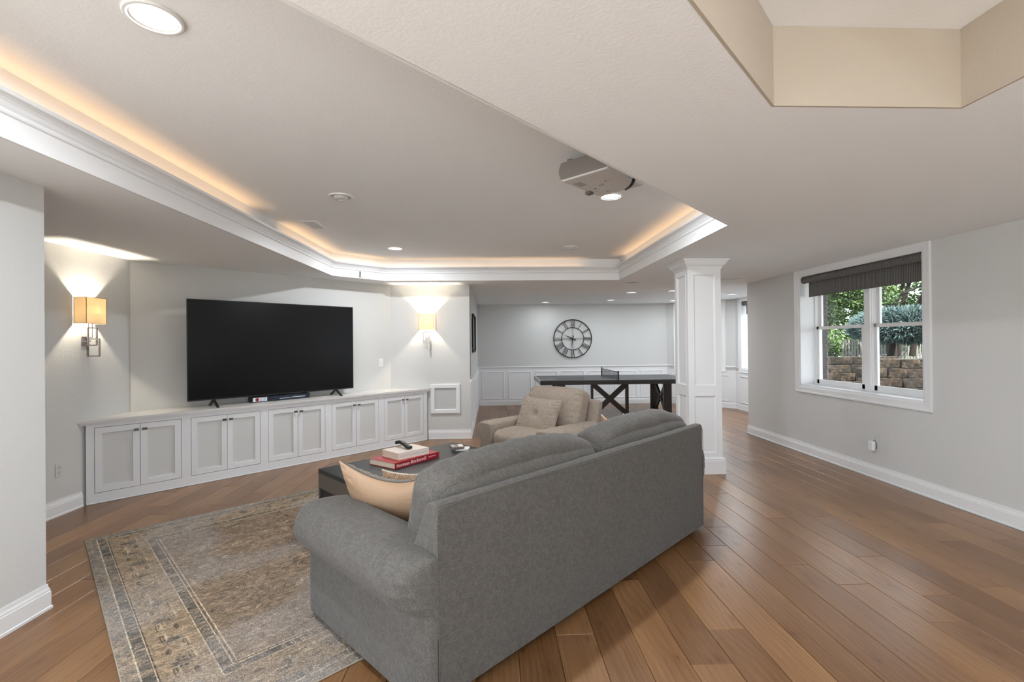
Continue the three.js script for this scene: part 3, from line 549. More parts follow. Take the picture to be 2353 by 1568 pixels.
{
  const g = thing('framed_grille', 'small square white frame around a grey cloth grille on the narrow wall beside the cabinet', 'grille', [-0.759, 0.637, DS], 0);
  mesh('frame', ring(0.335, 0.335, [[0, 0.004], [0, 0.03], [0.006, 0.034], [0.055, 0.034], [0.064, 0.03], [0.064, 0]]), M.trim, g);
  mesh('cloth', [lb(-0.17, 0.17, -0.17, 0.17, 0.002, 0.006)], M.grille, g);
}
{
  const g = thing('wall_mirror', 'narrow dark framed mirror on the hallway wall, seen almost edge-on', 'mirror', [-0.367, 1.69, 8.95], Math.PI / 2);
  const sh = new THREE.Shape(); const w = 0.62, h = 0.345, r = 0.09; sh.moveTo(-w + r, -h); sh.lineTo(w - r, -h); sh.quadraticCurveTo(w, -h, w, -h + r); sh.lineTo(w, h - r); sh.quadraticCurveTo(w, h, w - r, h); sh.lineTo(-w + r, h); sh.quadraticCurveTo(-w, h, -w, h - r); sh.lineTo(-w, -h + r); sh.quadraticCurveTo(-w, -h, -w + r, -h);
  const hole = new THREE.Path(); const v = w - 0.02, u = h - 0.02, q = 0.075; hole.moveTo(-v + q, -u); hole.quadraticCurveTo(-v, -u, -v, -u + q); hole.lineTo(-v, u - q); hole.quadraticCurveTo(-v, u, -v + q, u); hole.lineTo(v - q, u); hole.quadraticCurveTo(v, u, v, u - q); hole.lineTo(v, -u + q); hole.quadraticCurveTo(v, -u, v - q, -u); hole.lineTo(-v + q, -u);
  const full = sh.clone(); sh.holes.push(hole);
  mesh('frame', ni(new THREE.ExtrudeGeometry(sh, { depth: 0.03, bevelEnabled: false })), M.iron, g);
  mesh('glass', ni(new THREE.ExtrudeGeometry(full, { depth: 0.012, bevelEnabled: false })), std({ color: C(0.75, 0.76, 0.76), metalness: 1, roughness: 0.05 }), g);
}

// ---------------------------------------------------------------- wall clock
{
  const g = thing('wall_clock', 'large open black metal wall clock with roman numerals on the far wall', 'clock', [1.937, 1.597, DF], 0);
  const R = 0.462, r = 0.272, Z = 0.03;
  const circ = (a, k) => { const t = new THREE.TorusGeometry(a, k, 10, 96); t.translate(0, 0, Z); return t; };
  mesh('rim', [circ(R, 0.012)], M.iron, g); mesh('inner_rim', [circ(r, 0.008)], M.iron, g);
  const nums = ['XII', 'I', 'II', 'III', 'IIII', 'V', 'VI', 'VII', 'VIII', 'IX', 'X', 'XI'];
  nums.forEach((s, k) => {
    const cw = { I: 0.026, V: 0.06, X: 0.06 }, tot = [...s].reduce((a, c) => a + cw[c], 0), parts = []; let x = -tot / 2;
    for (const c of s) {
      const a = x + 0.006, b = x + cw[c] - 0.006, m = x + cw[c] / 2, lo = r + 0.004, hi = R - 0.008;
      if (c === 'I') parts.push(bar([m, lo, Z], [m, hi, Z], 0.012, 0.006));
      if (c === 'V') parts.push(bar([a, hi, Z], [m, lo, Z], 0.014, 0.006), bar([b, hi, Z], [m, lo, Z], 0.007, 0.006));
      if (c === 'X') parts.push(bar([a, hi, Z], [b, lo, Z], 0.014, 0.006), bar([b, hi, Z], [a, lo, Z], 0.007, 0.006));
      x += cw[c];
    }
    const q = merge(parts); q.rotateZ(-k * Math.PI / 6); mesh('numeral', q, M.iron, g);
  });
  for (let k = 0; k < 4; k++) { const q = merge([bar([-0.011, 0.03, Z], [-0.011, r, Z], 0.005), bar([0.011, 0.03, Z], [0.011, r, Z], 0.005)]); q.rotateZ(k * Math.PI / 2); mesh('spoke', q, M.iron, g); }
  const hub = cyl(0.026, 0.03, 0.03, 24); hub.rotateX(Math.PI / 2); hub.translate(0, 0, Z); mesh('hub', [hub], M.black, g);
  const hand = (ang, l, w) => { const s = new THREE.Shape(); s.moveTo(-w * 0.45, -0.03); s.lineTo(-w, -0.078); s.lineTo(w, -0.078); s.lineTo(w * 0.45, -0.03); s.lineTo(w * 0.5, l * 0.4); s.lineTo(0, l); s.lineTo(-w * 0.5, l * 0.4); const q = ni(new THREE.ExtrudeGeometry(s, { depth: 0.004, bevelEnabled: false })); q.translate(0, 0, Z + 0.016); q.rotateZ(ang); mesh('hand', q, M.black, g); };
  hand(1.16, 0.25, 0.026); hand(2.96, 0.25, 0.018);
  mesh('hook', [bar([0, R, 0], [0, R, Z], 0.012)], M.iron, g);
}

// ---------------------------------------------------------------- table-tennis table in the far room
{
  const g = thing('table_tennis_table', 'black table-tennis table with crossed legs in the far room under the clock', 'table', [2.46, 0, 10.04], 0);
  const hx = 1.54, hz = 0.72;
  mesh('table_top', [rb(-hx, hx, 0.738, 0.76, -hz, hz, 0.004)], M.tableTop, g);
  mesh('apron', [lb(-hx + 0.004, hx - 0.004, 0.672, 0.738, hz - 0.03, hz - 0.004), lb(-hx + 0.004, hx - 0.004, 0.672, 0.738, -hz + 0.004, -hz + 0.03), lb(-hx + 0.004, -hx + 0.03, 0.672, 0.738, -hz + 0.03, hz - 0.03), lb(hx - 0.03, hx - 0.004, 0.672, 0.738, -hz + 0.03, hz - 0.03)], M.espresso, g);
  for (const e of [-1, 1]) mesh('end_line', [lb(e * (hx - 0.012) - 0.009, e * (hx - 0.012) + 0.009, 0.7602, 0.7612, -hz + 0.004, hz - 0.004)], M.line, g);
  mesh('edge_band', [lb(-hx - 0.004, -hx, 0.68, 0.757, -hz + 0.02, hz - 0.02)], std({ color: C(0.45, 0.43, 0.42), roughness: 0.35 }), g);
  mesh('maker_mark', [lb(-hx + 0.17, -hx + 0.35, 0.7601, 0.7606, 0.28, 0.33)], M.line, g);
  for (const s of [-1, 1]) for (const z of [0.40, -0.40]) mesh('leg', [rb(s * 1.09 - 0.08, s * 1.09 + 0.08, 0, 0.673, z - 0.04, z + 0.04, 0.004)], M.espresso, g);
  for (const s of [-1, 1]) mesh('cross_brace', [bar([s * 1.09, 0.03, 0.36], [s * 1.09, 0.65, -0.36], 0.045, 0.075), bar([s * 1.09, 0.65, 0.36], [s * 1.09, 0.03, -0.36], 0.045, 0.075)], M.espresso, g);
  mesh('centre_post', [rb(-0.47, -0.43, 0, 0.673, 0.30, 0.40, 0.004)], M.espresso, g); mesh('centre_post', [rb(0.245, 0.295, 0, 0.673, 0.30, 0.40, 0.004)], M.espresso, g);
  mesh('centre_cross', [bar([-0.44, 0.66, 0.36], [0.27, 0.03, 0.36], 0.05, 0.1), bar([0.27, 0.66, 0.352], [-0.44, 0.03, 0.352], 0.05, 0.1)], M.espresso, g);
  const netT = dataTex(64, 64, (x, y) => (x % 16 < 4 || y % 16 < 4 ? 1 : 0.35), { gray: true, srgb: false });
  netT.repeat.set(40, 6);
  const nx = 0.0, nt = thing('table_tennis_net', 'black mesh net clamped across the middle of the table-tennis table', 'net', [2.46, 0.7615, 10.04], 0);
  for (const z of [-hz - 0.005, hz + 0.005]) mesh('post', [lb(nx - 0.012, nx + 0.012, -0.085, 0.172, z - 0.012, z + 0.012), rb(nx - 0.03, nx + 0.03, -0.09, -0.05, z - 0.02, z + 0.02, 0.004)], M.black, nt);
  mesh('tape', [lb(nx - 0.004, nx + 0.004, 0.143, 0.156, -hz, hz)], M.black, nt);
  const pl = new THREE.PlaneGeometry(2 * hz, 0.143); pl.rotateY(Math.PI / 2); pl.translate(nx, 0.0725, 0);
  mesh('mesh_cloth', ni2(pl), std({ color: C(0.02, 0.02, 0.02), roughness: 0.9, alphaMap: netT, transparent: true }), nt);
}

// ---------------------------------------------------------------- the sitting group, in axes turned 43 degrees: u along the sofa back, v towards the television wall
const AU = 43.3 * Math.PI / 180, cu = Math.cos(AU), su = Math.sin(AU);
const uv = (u, v) => [u * cu - v * su, u * su + v * cu];
const uvThing = (name, label, cat, u, v, y = 0, turn = 0, group) => { const [x, d] = uv(u, v); return thing(name, label, cat, [x, y, d], AU + turn, group); };   // local x = +u, local z = -v

// rug
{
  const LU = 3.70, LV = 2.845, tw = 2048, th = 1568;
  const rugTex = canvasTex(tw, th, (c, w, h) => {
    const px = (m) => m / LU * w, pal = ['#4e443c', '#6b5f53', '#8d7c69', '#5b5a5a', '#b8a58c', '#cdbb9f', '#7b7a78', '#7a5d46'];
    let s = 3; const r = () => { s = (s * 1664525 + 1013904223) >>> 0; return s / 4294967296; };
    c.fillStyle = '#857d73'; c.fillRect(0, 0, w, h);
    const rect = (m, col, lw, st) => { if (st) { c.strokeStyle = col; c.lineWidth = lw; c.strokeRect(px(m), px(m), w - 2 * px(m), h - 2 * px(m)); } else { c.fillStyle = col; c.fillRect(px(m), px(m), w - 2 * px(m), h - 2 * px(m)); } };
    rect(0.062, '#625e58'); rect(0.117, '#97836b'); rect(0.335, '#645c52'); rect(0.39, '#7f6c59');
    for (const [m, lw, col] of [[0.062, 4, '#d6cbb6'], [0.117, 3.5, '#cdbc9f'], [0.1215, 3, '#4a4038'], [0.335, 3.5, '#cbbba0'], [0.388, 3, '#d2c2a6'], [0.408, 3.5, '#d2c2a6']]) rect(m, col, lw, true);
    const along = (m, f) => { for (const [x0, y0, x1, y1] of [[m, m, LU - m, m], [LU - m, m, LU - m, LV - m], [LU - m, LV - m, m, LV - m], [m, LV - m, m, m]]) { const L = Math.hypot(x1 - x0, y1 - y0), n = Math.round(L / f.step); for (let i = 0; i < n; i++) { const t = (i + 0.5) / n; c.save(); c.translate(px(x0 + (x1 - x0) * t), px(y0 + (y1 - y0) * t)); c.rotate(Math.atan2(y1 - y0, x1 - x0)); f.draw(i); c.restore(); } } };
    const hook = (k, a, b) => { c.strokeStyle = pal[k]; c.lineWidth = 2.4; c.beginPath(); c.moveTo(-a, -b); c.lineTo(-a, b); c.lineTo(0, b); c.lineTo(0, -b); c.lineTo(a, -b); c.stroke(); };
    along(0.09, { step: 0.042, draw: (i) => hook(r() < 0.5 ? 4 : r() < 0.5 ? 0 : 6, 7, 8 + 3 * r()) });
    along(0.362, { step: 0.045, draw: (i) => hook(r() < 0.5 ? 4 : r() < 0.5 ? 0 : 6, 7, 8 + 3 * r()) });
    along(0.398, { step: 0.02, draw: () => { c.fillStyle = '#4d443c'; c.fillRect(-2.5, -2.5, 5, 5); } });
    const flower = (R, k) => { for (let p = 0; p < 9; p++) { c.save(); c.rotate(p * 0.698); c.fillStyle = pal[k]; c.beginPath(); c.ellipse(R * 0.72, 0, R * 0.3, R * 0.17, 0, 0, 7); c.fill(); c.restore(); } c.strokeStyle = pal[0]; c.lineWidth = 2; c.beginPath(); c.ellipse(0, 0, R * 0.45, R * 0.3, 0, 0, 7); c.stroke(); };
    const leafMotif = (L, k) => { c.strokeStyle = pal[k]; c.lineWidth = 2.4; c.beginPath(); c.moveTo(-L, 0); c.quadraticCurveTo(0, -L * 0.7, L, 0); c.quadraticCurveTo(0, L * 0.5, -L, 0); c.stroke(); c.beginPath(); c.moveTo(-L * 0.7, 0); c.lineTo(L * 0.7, 0); c.stroke(); for (let q = -2; q < 3; q++) { c.beginPath(); c.moveTo(q * L * 0.22, 0); c.lineTo(q * L * 0.22 + 4, -L * 0.25); c.stroke(); } };
    const scroll = (k, a) => { c.strokeStyle = pal[k]; c.lineWidth = 2.2; c.beginPath(); c.moveTo(-a, a * 0.4); c.bezierCurveTo(-a * 0.5, -a * 0.8, a * 0.2, a * 0.8, a, -a * 0.2); c.lineTo(a * 0.8, a * 0.5); c.lineTo(a * 0.3, a * 0.2); c.stroke(); };
    along(0.226, { step: 0.235, draw: (i) => { c.save(); c.rotate(1.57); flower(i % 2 ? 22 : 27, i % 2 ? 6 : 3); c.restore(); c.fillStyle = pal[0]; c.globalAlpha = 0.7; c.beginPath(); c.ellipse(0, 0, 9, 15, 0, 0, 7); c.fill(); c.globalAlpha = 1; for (const s of [-1, 1]) { c.save(); c.translate(s * 30, s * (i % 2 ? 22 : -22)); c.strokeStyle = pal[5]; c.lineWidth = 2.6; c.beginPath(); c.moveTo(-18, -9); c.lineTo(-18, 9); c.lineTo(24, 9); c.stroke(); c.strokeStyle = pal[0]; c.lineWidth = 2.4; c.strokeRect(-10, -4, 38, 7); c.restore(); } c.translate(56, i % 2 ? 14 : -14); leafMotif(20, 4); c.translate(4, i % 2 ? -34 : 34); leafMotif(17, 0); c.translate(-96, 8); scroll(5, 15); } });
    for (let i = 0; i < 900; i++) { c.save(); const m = 0.44; c.translate(px(m + r() * (LU - 2 * m)), px(m + r() * (LV - 2 * m))); c.rotate(Math.floor(r() * 8) * 0.785 + 0.15 * r()); c.globalAlpha = 0.5 + 0.5 * r(); const q = r(); if (q < 0.12) flower(8 + 13 * r(), [0, 3, 6, 7][Math.floor(r() * 4)]); else if (q < 0.45) leafMotif(12 + 26 * r(), [4, 5, 0, 0, 1, 7][Math.floor(r() * 6)]); else if (q < 0.85) scroll([5, 4, 0, 0, 3][Math.floor(r() * 5)], 10 + 18 * r()); else { c.strokeStyle = pal[r() < 0.5 ? 4 : 0]; c.lineWidth = 2.2; c.beginPath(); c.moveTo(-30, 0); c.lineTo(18 * r(), 0); c.lineTo(24, 14 * r()); c.stroke(); } c.restore(); }
    // worn, faded and mottled yarn
    const im = c.getImageData(0, 0, w, h), a = im.data;
    for (let y = 0; y < h; y++) for (let x = 0; x < w; x++) {
      const i = 4 * (y * w + x), n1 = N1(x / 30, y / 5, 300, 400), n2 = N2(x / 46, y / 34, 60, 60), n3 = N3(x / 1.6, y / 1.6, 1280, 980), n4 = N2(x / 200, y / 150, 12, 12), n5 = N1(x / 300 + 3, y / 170, 9, 12), n6 = N3(x / 12, y / 9, 180, 180);
      const wear = cl(0.2 + 0.7 * (n2 - 0.42) + 0.55 * (n1 - 0.5) + 0.4 * (n6 - 0.5), 0, 0.75), base = [146 + 40 * (n4 - 0.5), 126 + 32 * (n4 - 0.5), 107 + 22 * (n4 - 0.5)], cool = ss(0.5, 0.85, n5);
      for (let k = 0; k < 3; k++) { let v = a[i + k] * (1 - wear) + base[k] * wear; v = v * (0.62 + 0.62 * n3) * (0.86 + 0.28 * n6) + 16 * (n1 - 0.5); v = v * (1 - 0.45 * cool) + 0.45 * cool * ([152, 147, 147][k] * (0.7 + 0.6 * n3)); a[i + k] = v; }
    }
    c.putImageData(im, 0, 0);
  });
  const g = uvThing('area_rug', 'large faded beige and grey rug with a woven border pattern under the sofa', 'rug', 0.292, 2.14, 0, -0.012);
  const top = softRug(LU, LV);
  mesh('pile', top, std({ map: rugTex, color: C(1.3, 1.3, 1.3), roughness: 1, bumpMap: rep(dataTex(512, 512, (x, y) => N1(x / 1.5, y / 1.5, 341, 341), { srgb: false, gray: true }), 0.12, 0.12), bumpScale: 0.003 }), g);
  mesh('bound_edge', [tube([[0, 0.005, 0], [LU, 0.005, 0]], 0.005, 4, 6), tube([[0, 0.005, 0], [0, 0.005, -LV]], 0.005, 4, 6), tube([[LU, 0.005, 0], [LU, 0.005, -LV]], 0.005, 4, 6), tube([[0, 0.005, -LV], [LU, 0.005, -LV]], 0.005, 4, 6)], std({ color: C(0.36, 0.31, 0.25), roughness: 1 }), g);
}
function softRug(LU, LV) {
  const g = new THREE.BoxGeometry(LU, 0.009, LV, 1, 1, 1).toNonIndexed(); g.translate(LU / 2, 0.0055, -LV / 2);
  const p = g.attributes.position, q = new Float32Array(p.count * 2); for (let i = 0; i < p.count; i++) { q[2 * i] = p.getX(i) / LU; q[2 * i + 1] = 1 + p.getZ(i) / LV; } g.setAttribute('uv', new THREE.BufferAttribute(q, 2)); return g;
}

// sofa
const fold = (x, y, z, k = 1) => 0.006 * k * (N1(x * 9 + 20, y * 4 + z * 3 + 20, 997, 997) - 0.5) + 0.004 * k * (N2(x * 22 + 40, y * 9 + z * 8 + 40, 997, 997) - 0.5);
function armGeo(len, { w = 0.24, r = 0.125, cx = 0.035, cy = 0.52, top = 0.645, floor = 0.05, seam = 0.385, rear = 0.13, rearTo = 0.08, pleats = false, front = 0.05 } = {}) {   // outer side at x = 0, runs along -z from z = 0
  const prof = [];
  for (let k = 0; k <= 6; k++) prof.push([0, floor + (seam - floor) * k / 6]);
  for (let k = 0; k <= 22; k++) { const a = (-105 - 165 * k / 22) * Math.PI / 180; prof.push([cx + r * Math.cos(a), cy + r * Math.sin(a)]); }
  for (const q of [[cx + 0.06, top], [cx + 0.12, top - 0.004], [w - 0.02, top - 0.012], [w - 0.005, top - 0.03], [w, top - 0.06], [w, 0.4], [w, 0.2], [w, floor]]) prof.push(q);
  const n = 44, P = prof.length, rings = [];
  for (let j = 0; j <= n; j++) {
    const t = j / n, e = len * (1 - Math.cos(t * Math.PI)) / 2, fr = e < rear ? 1 - Math.sqrt(Math.max(0, 1 - (1 - e / rear) ** 2)) : 0, f2 = len - e < front ? 1 - Math.sqrt(Math.max(0, 1 - (1 - (len - e) / front) ** 2)) : 0;
    rings.push(prof.map(([x, y]) => {
      let X = x < rearTo ? x + (rearTo - x) * fr * (y < seam - 0.01 ? 1 : 1) : x, Y = y;
      if (fr > 0 && y > seam) Y = y - (y - 0.5) * 0.06 * fr;
      if (f2) { X += (w / 2 - X) * f2 * front / 0.12 * 0.6; Y += (0.36 - Y) * f2 * front * 0.9; }
      if (pleats && y > seam && e < 0.17) { const q = ss(0.17, 0.05, e); for (const py of [0.535, 0.475, 0.425]) X += 0.007 * q * Math.exp(-(((Y - py) / 0.007) ** 2)) - 0.003 * q * Math.exp(-(((Y - py - 0.016) / 0.012) ** 2)); }
      return [X, Y, -Math.max(e, x > rearTo - 0.004 ? 0.05 : 0.0006)];
    }));
  }
  const pos = [], tri = (a, b, c) => pos.push(...a, ...b, ...c);
  for (let j = 0; j < n; j++) for (let k = 0; k < P - 1; k++) { tri(rings[j][k], rings[j + 1][k], rings[j + 1][k + 1]); tri(rings[j][k], rings[j + 1][k + 1], rings[j][k + 1]); }
  for (const j of [0, n]) for (const [a, b, c] of THREE.ShapeUtils.triangulateShape(rings[j].map((q) => new THREE.Vector2(q[0], q[1])), [])) tri(rings[j][a], rings[j][b], rings[j][c]);
  const g = new THREE.BufferGeometry(); g.setAttribute('position', new THREE.Float32BufferAttribute(pos, 3)); g.computeVertexNormals(); boxUV(g); return smoothNormals(g);
}
{
  const g = uvThing('sofa', 'large grey velvet sofa with rolled arms, seen from behind in the middle of the room', 'sofa', 1.10, 1.59, 0);
  const LEN = 2.76, DEP = 1.10;      // local x: 0 outer face of the near arm ... LEN; local z: 0 at the back, -DEP at the front
  mesh('arm', armGeo(DEP, { pleats: true }), M.sofa, g);
  const far = armGeo(DEP, { pleats: true }); far.scale(-1, 1, 1); far.translate(LEN, 0, 0); { const p = far.attributes.position; for (let i = 0; i < p.count; i += 3) { const a = [p.getX(i + 1), p.getY(i + 1), p.getZ(i + 1)]; p.setXYZ(i + 1, p.getX(i + 2), p.getY(i + 2), p.getZ(i + 2)); p.setXYZ(i + 2, ...a); } smoothNormals(far); boxUV(far); }
  mesh('arm', far, M.sofa, g);
  // back: upright panel, thin at the top and thicker below
  const prof = [[0, 0.045], [0, 0.44], [0, 0.825], [-0.006, 0.842], [-0.022, 0.85], [-0.055, 0.85], [-0.072, 0.842], [-0.082, 0.825], [-0.19, 0.62], [-0.23, 0.44], [-0.24, 0.3], [-0.24, 0.045]];
  const x0 = 0.078, x1 = LEN - 0.078;
  const shp = new THREE.Shape(prof.map(([z, y]) => new THREE.Vector2(z, y)));
  const bp = new THREE.ExtrudeGeometry(shp, { depth: x1 - x0 - 0.02, bevelEnabled: true, bevelThickness: 0.01, bevelSize: 0.008, bevelSegments: 3, bevelOffset: -0.008, steps: 1 });
  bp.rotateY(Math.PI / 2); bp.translate(x0 + 0.01, 0, 0); bp.scale(1, 1, 1);
  { const p = bp.attributes.position; for (let i = 0; i < p.count; i++) p.setZ(i, p.getZ(i)); }
  // ExtrudeGeometry turned this way has its profile's first coordinate along -z: mirror it so the upright face stays at the back
  bp.scale(1, 1, -1); const bq = ni(bp); { const p = bq.attributes.position; for (let i = 0; i < p.count; i += 3) { const a = [p.getX(i + 1), p.getY(i + 1), p.getZ(i + 1)]; p.setXYZ(i + 1, p.getX(i + 2), p.getY(i + 2), p.getZ(i + 2)); p.setXYZ(i + 2, ...a); } bq.computeVertexNormals(); boxUV(bq); }
  mesh('back_panel', bq, M.sofa, g);
  mesh('back_seam', [tube([[x0 + 0.004, 0.05, 0.0005], [x0 + 0.002, 0.5, 0.0005], [x0 + 0.004, 0.815, 0.0005], [x0 + 0.016, 0.826, 0.0005], [LEN / 2, 0.828, 0.0005], [x1 - 0.016, 0.826, 0.0005], [x1 - 0.004, 0.815, 0.0005], [x1 - 0.004, 0.05, 0.0005]], 0.0022, 120, 6)], std({ color: C(0.12, 0.11, 0.105), roughness: 1 }), g);
  mesh('seat_base', [rb(0.2, LEN - 0.2, 0.06, 0.33, -DEP + 0.04, -0.2, 0.02)], M.sofa, g);
  const sw = (LEN - 0.49) / 2;
  for (const k of [0, 1]) { const q = softBox(sw - 0.006, 0.17, 0.78, 0.045, { bulge: [0.006, 0.025, 0.02], move: (v) => { v.y += fold(v.x + k * 3, v.y, v.z); } }); q.translate(0.245 + sw * (k + 0.5), 0.41, -DEP + 0.42); mesh('seat_cushion', q, M.sofa, g); }
  const bw = [[0.145, 1.375], [1.385, LEN - 0.12]];
  bw.forEach(([a, b], k) => {
    const w = b - a, q = softBox(w, 0.49, 0.25, 0.085, { seg: 44, bulge: [0.0, 0.035, 0.05], move: (v, s) => {
      const edge = Math.max(Math.abs(s[0]), 0), e = ss(0.55, 1, edge);
      const rad = Math.sin((Math.atan2(v.y + 0.05, (1 - edge) * 0.5 + 0.05)) * 9 + k) * 0.006 * e * ss(1.0, 0.8, edge);
      const top = ss(0.2, 1, s[1]);
      v.z += rad + fold(v.x * 1.2 + 7 * k, v.y, v.z, 1.6) + 0.010 * top * (N1((v.x + 3) * 7 + 2.6 * v.y, v.y * 3 + 9 * k + 5, 997, 997) - 0.5);
      v.y += -0.055 * Math.abs(s[0]) ** 4 * top + (k ? 0.004 : 0.0) + 0.014 * top * (N2((v.x + 9) * 4.2, v.z * 5 + k * 9 + 5, 997, 997) - 0.5);
      const c = 0.006 * top * Math.max(0, Math.sin((v.x * 0.82 + v.z * 1.3 + k) * 46 + 3 * N1(v.x * 3 + 9, 5, 997, 997))) * ss(-0.5, 0.6, -v.z * 6 + 0.2); v.y -= c * 0.8; v.z += c * 0.4;
    } });
    q.rotateX(0.26); q.translate((a + b) / 2, 0.715, -0.235); mesh('back_cushion', smoothNormals(q), M.sofa, g);
  });
  for (const x of [0.12, LEN - 0.18]) for (const z of [-0.06, -DEP + 0.08]) mesh('foot', [rb(x, x + 0.07, 0.0105, 0.062, z - 0.06, z, 0.004)], M.espresso, g);
}

// throw pillows on the sofa
const patterned = rep(dataTex(512, 512, (x, y) => { const n = N1(x / 22, y / 22, 24, 24), m = N2(x / 9, y / 9, 57, 57), q = Math.abs(Math.sin(n * 14 + 3 * m)); const f = N3(x / 2, y / 2, 256, 256); const a = [0.42, 0.31, 0.24], b = [0.78, 0.67, 0.55], t = ss(0.45, 0.7, q) * 0.75 + 0.2 * f; return a.map((v, k) => (v * (1 - t) + b[k] * t) * (0.8 + 0.4 * f)); }), 0.34);
M.pattern = std({ map: patterned, color: C(0.9, 0.9, 0.9), roughness: 0.95 });
M.rust = std({ map: patterned, color: C(0.95, 0.72, 0.55), roughness: 0.95 });
function pillow(label, u, v, y, facing, tilt, w, h, t, front, back, pipe, opts = {}, roll = 0) {   // local z (front) turned by `facing` from -v
  const g = uvThing('throw_pillow', label, 'pillow', u, v, y), inner = new THREE.Matrix4().makeRotationY(facing).multiply(new THREE.Matrix4().makeRotationX(tilt)).multiply(new THREE.Matrix4().makeRotationZ(roll));
  const [a, b, c] = pillowGeo(w, h, t, opts); for (const q of [a, b, c]) q.applyMatrix4(inner);
  mesh('front', a, front, g); mesh('back', b, back, g); if (pipe) mesh('piping', ni2(c), pipe, g);
  if (opts.button) { const k = cyl(0.011, 0.011, 0.008, 20); k.rotateX(Math.PI / 2); k.translate(0, 0, t / 2 - opts.button * 1.2); k.applyMatrix4(inner); mesh('button', ni(k), front, g); }
  return g;
}
pillow('peach satin pillow with a pale nubby front, leaning on the near sofa arm', 1.43, 2.33, 0.665, 1.90, -0.38, 0.66, 0.42, 0.16, M.boucle, M.satin, M.boucle, { dent: 0.05, sag: 0.1, pucker: 0.006, freq: 34 });
pillow('brown speckled pillow with pale piping, behind the peach pillow on the sofa', 1.69, 2.52, 0.555, 1.62, -0.25, 0.54, 0.36, 0.14, M.cream, M.pattern, M.cream, { dent: 0.04, sag: 0.02 }, -0.16);
pillow('rust patterned pillow at the far end of the sofa, peak just showing near the armchair', 3.50, 2.15, 0.675, -Math.PI / 2 + 0.1, -0.15, 0.42, 0.42, 0.14, M.rust, M.rust, M.cream, { dent: 0.2, sag: 0.05 });
pillow('rust patterned pillow at the far end of the sofa, peak nearer the back cushion', 3.56, 2.00, 0.685, -Math.PI / 2 - 0.05, -0.15, 0.40, 0.42, 0.14, M.rust, M.rust, M.cream, { dent: 0.2, sag: 0.05 });

// armchair: faces -u
{
  const g = uvThing('armchair', 'beige rolled-arm armchair beside the coffee table', 'armchair', 3.66, 3.60, 0, -Math.PI / 2);   // local +z = -u (front), local x = -v ... front at z = 0
  // local frame: z from 0 (front) to -1.05 (back); x from -0.56 (far side, +v) to 0.56
  const arm = (s) => { const q = armGeo(0.86, { w: 0.235, r: 0.115, cx: 0.055, cy: 0.50, top: 0.615, floor: 0.06, seam: 0.37, rear: 0.06, rearTo: 0.11, front: 0.07 }); q.rotateY(Math.PI); q.translate(0, 0, -0.86); if (s < 0) { q.scale(-1, 1, 1); } q.translate(s * 0.545, 0, 0); const p = q.attributes.position; if (s < 0) for (let i = 0; i < p.count; i += 3) { const a = [p.getX(i + 1), p.getY(i + 1), p.getZ(i + 1)]; p.setXYZ(i + 1, p.getX(i + 2), p.getY(i + 2), p.getZ(i + 2)); p.setXYZ(i + 2, ...a); } boxUV(q); smoothNormals(q); mesh('arm', q, M.chair, g); };
  arm(1); arm(-1);
  mesh('base', [rb(-0.33, 0.33, 0.06, 0.34, -0.86, -0.06, 0.03)], M.chair, g);
  const sc = softBox(0.66, 0.2, 0.74, 0.07, { bulge: [0.0, 0.03, 0.03], move: (v) => { v.y += fold(v.x, v.y, v.z); } }); sc.translate(0, 0.44, -0.37); mesh('seat_cushion', sc, M.chair, g);
  const bk = softBox(0.96, 0.78, 0.13, 0.05, { bulge: [0, 0.01, 0.01] }); bk.rotateX(-0.22); bk.translate(0, 0.46, -0.90); mesh('back_frame', bk, M.chair, g);
  const bc = softBox(0.80, 0.50, 0.23, 0.07, { seg: 40, bulge: [0.0, 0.02, 0.05], move: (v, s) => { const e = Math.max(Math.abs(s[0]), Math.abs(s[1])); v.z += 0.006 * Math.sin(24 * (Math.abs(s[0]) > Math.abs(s[1]) ? s[1] : s[0]) + 2) * ss(0.6, 0.95, e) + fold(v.x, v.y, v.z); } }); bc.rotateX(-0.36); bc.translate(0, 0.72, -0.745); mesh('back_cushion', bc, M.chair, g);
  for (const x of [-0.45, 0.39]) for (const z of [-0.07, -0.86]) mesh('foot', [rb(x, x + 0.06, 0.0, 0.065, z - 0.06, z, 0.004)], M.espresso, g);
}
pillow('tan square pillow with a centre button, propped on the armchair seat', 4.06, 3.58, 0.685, -Math.PI / 2 + 0.05, -0.42, 0.56, 0.42, 0.16, M.chair, M.chair, M.chair, { dent: 0.06, button: 0.035, pucker: 0.006 }, -0.03);

// coffee table with books, remote, coasters
{
  const g = uvThing('coffee_table', 'low black coffee table with slab legs between the sofa and the cabinet', 'table', 1.74, 4.018, 0);   // local x 0..1.45 along u, local z 0 (far edge) .. 0.82
  const L = 1.45, D = 0.82, edge = std({ color: C(0.10, 0.085, 0.07), roughness: 0.45 });
  mesh('top', [rb(0, L, 0.425, 0.46, 0, D, 0.003)], std({ color: C(0.022, 0.022, 0.023), roughness: 0.42 }), g);
  mesh('end_panel', [rb(0.0, 0.04, 0.0105, 0.424, 0.0, 0.02, 0.002), rb(0.0, 0.04, 0.3, 0.424, 0.02, D - 0.02, 0.002)], edge, g);
  for (const x of [0.012, L - 0.052]) for (const z of [0.012, D - 0.40]) mesh('leg', [rb(x, x + 0.04, 0.0105, 0.424, z, z + 0.385, 0.003)], M.black, g);
  mesh('apron', [lb(0.06, L - 0.06, 0.34, 0.424, 0.02, 0.04), lb(0.06, L - 0.06, 0.34, 0.424, D - 0.04, D - 0.02)], M.black, g);
}
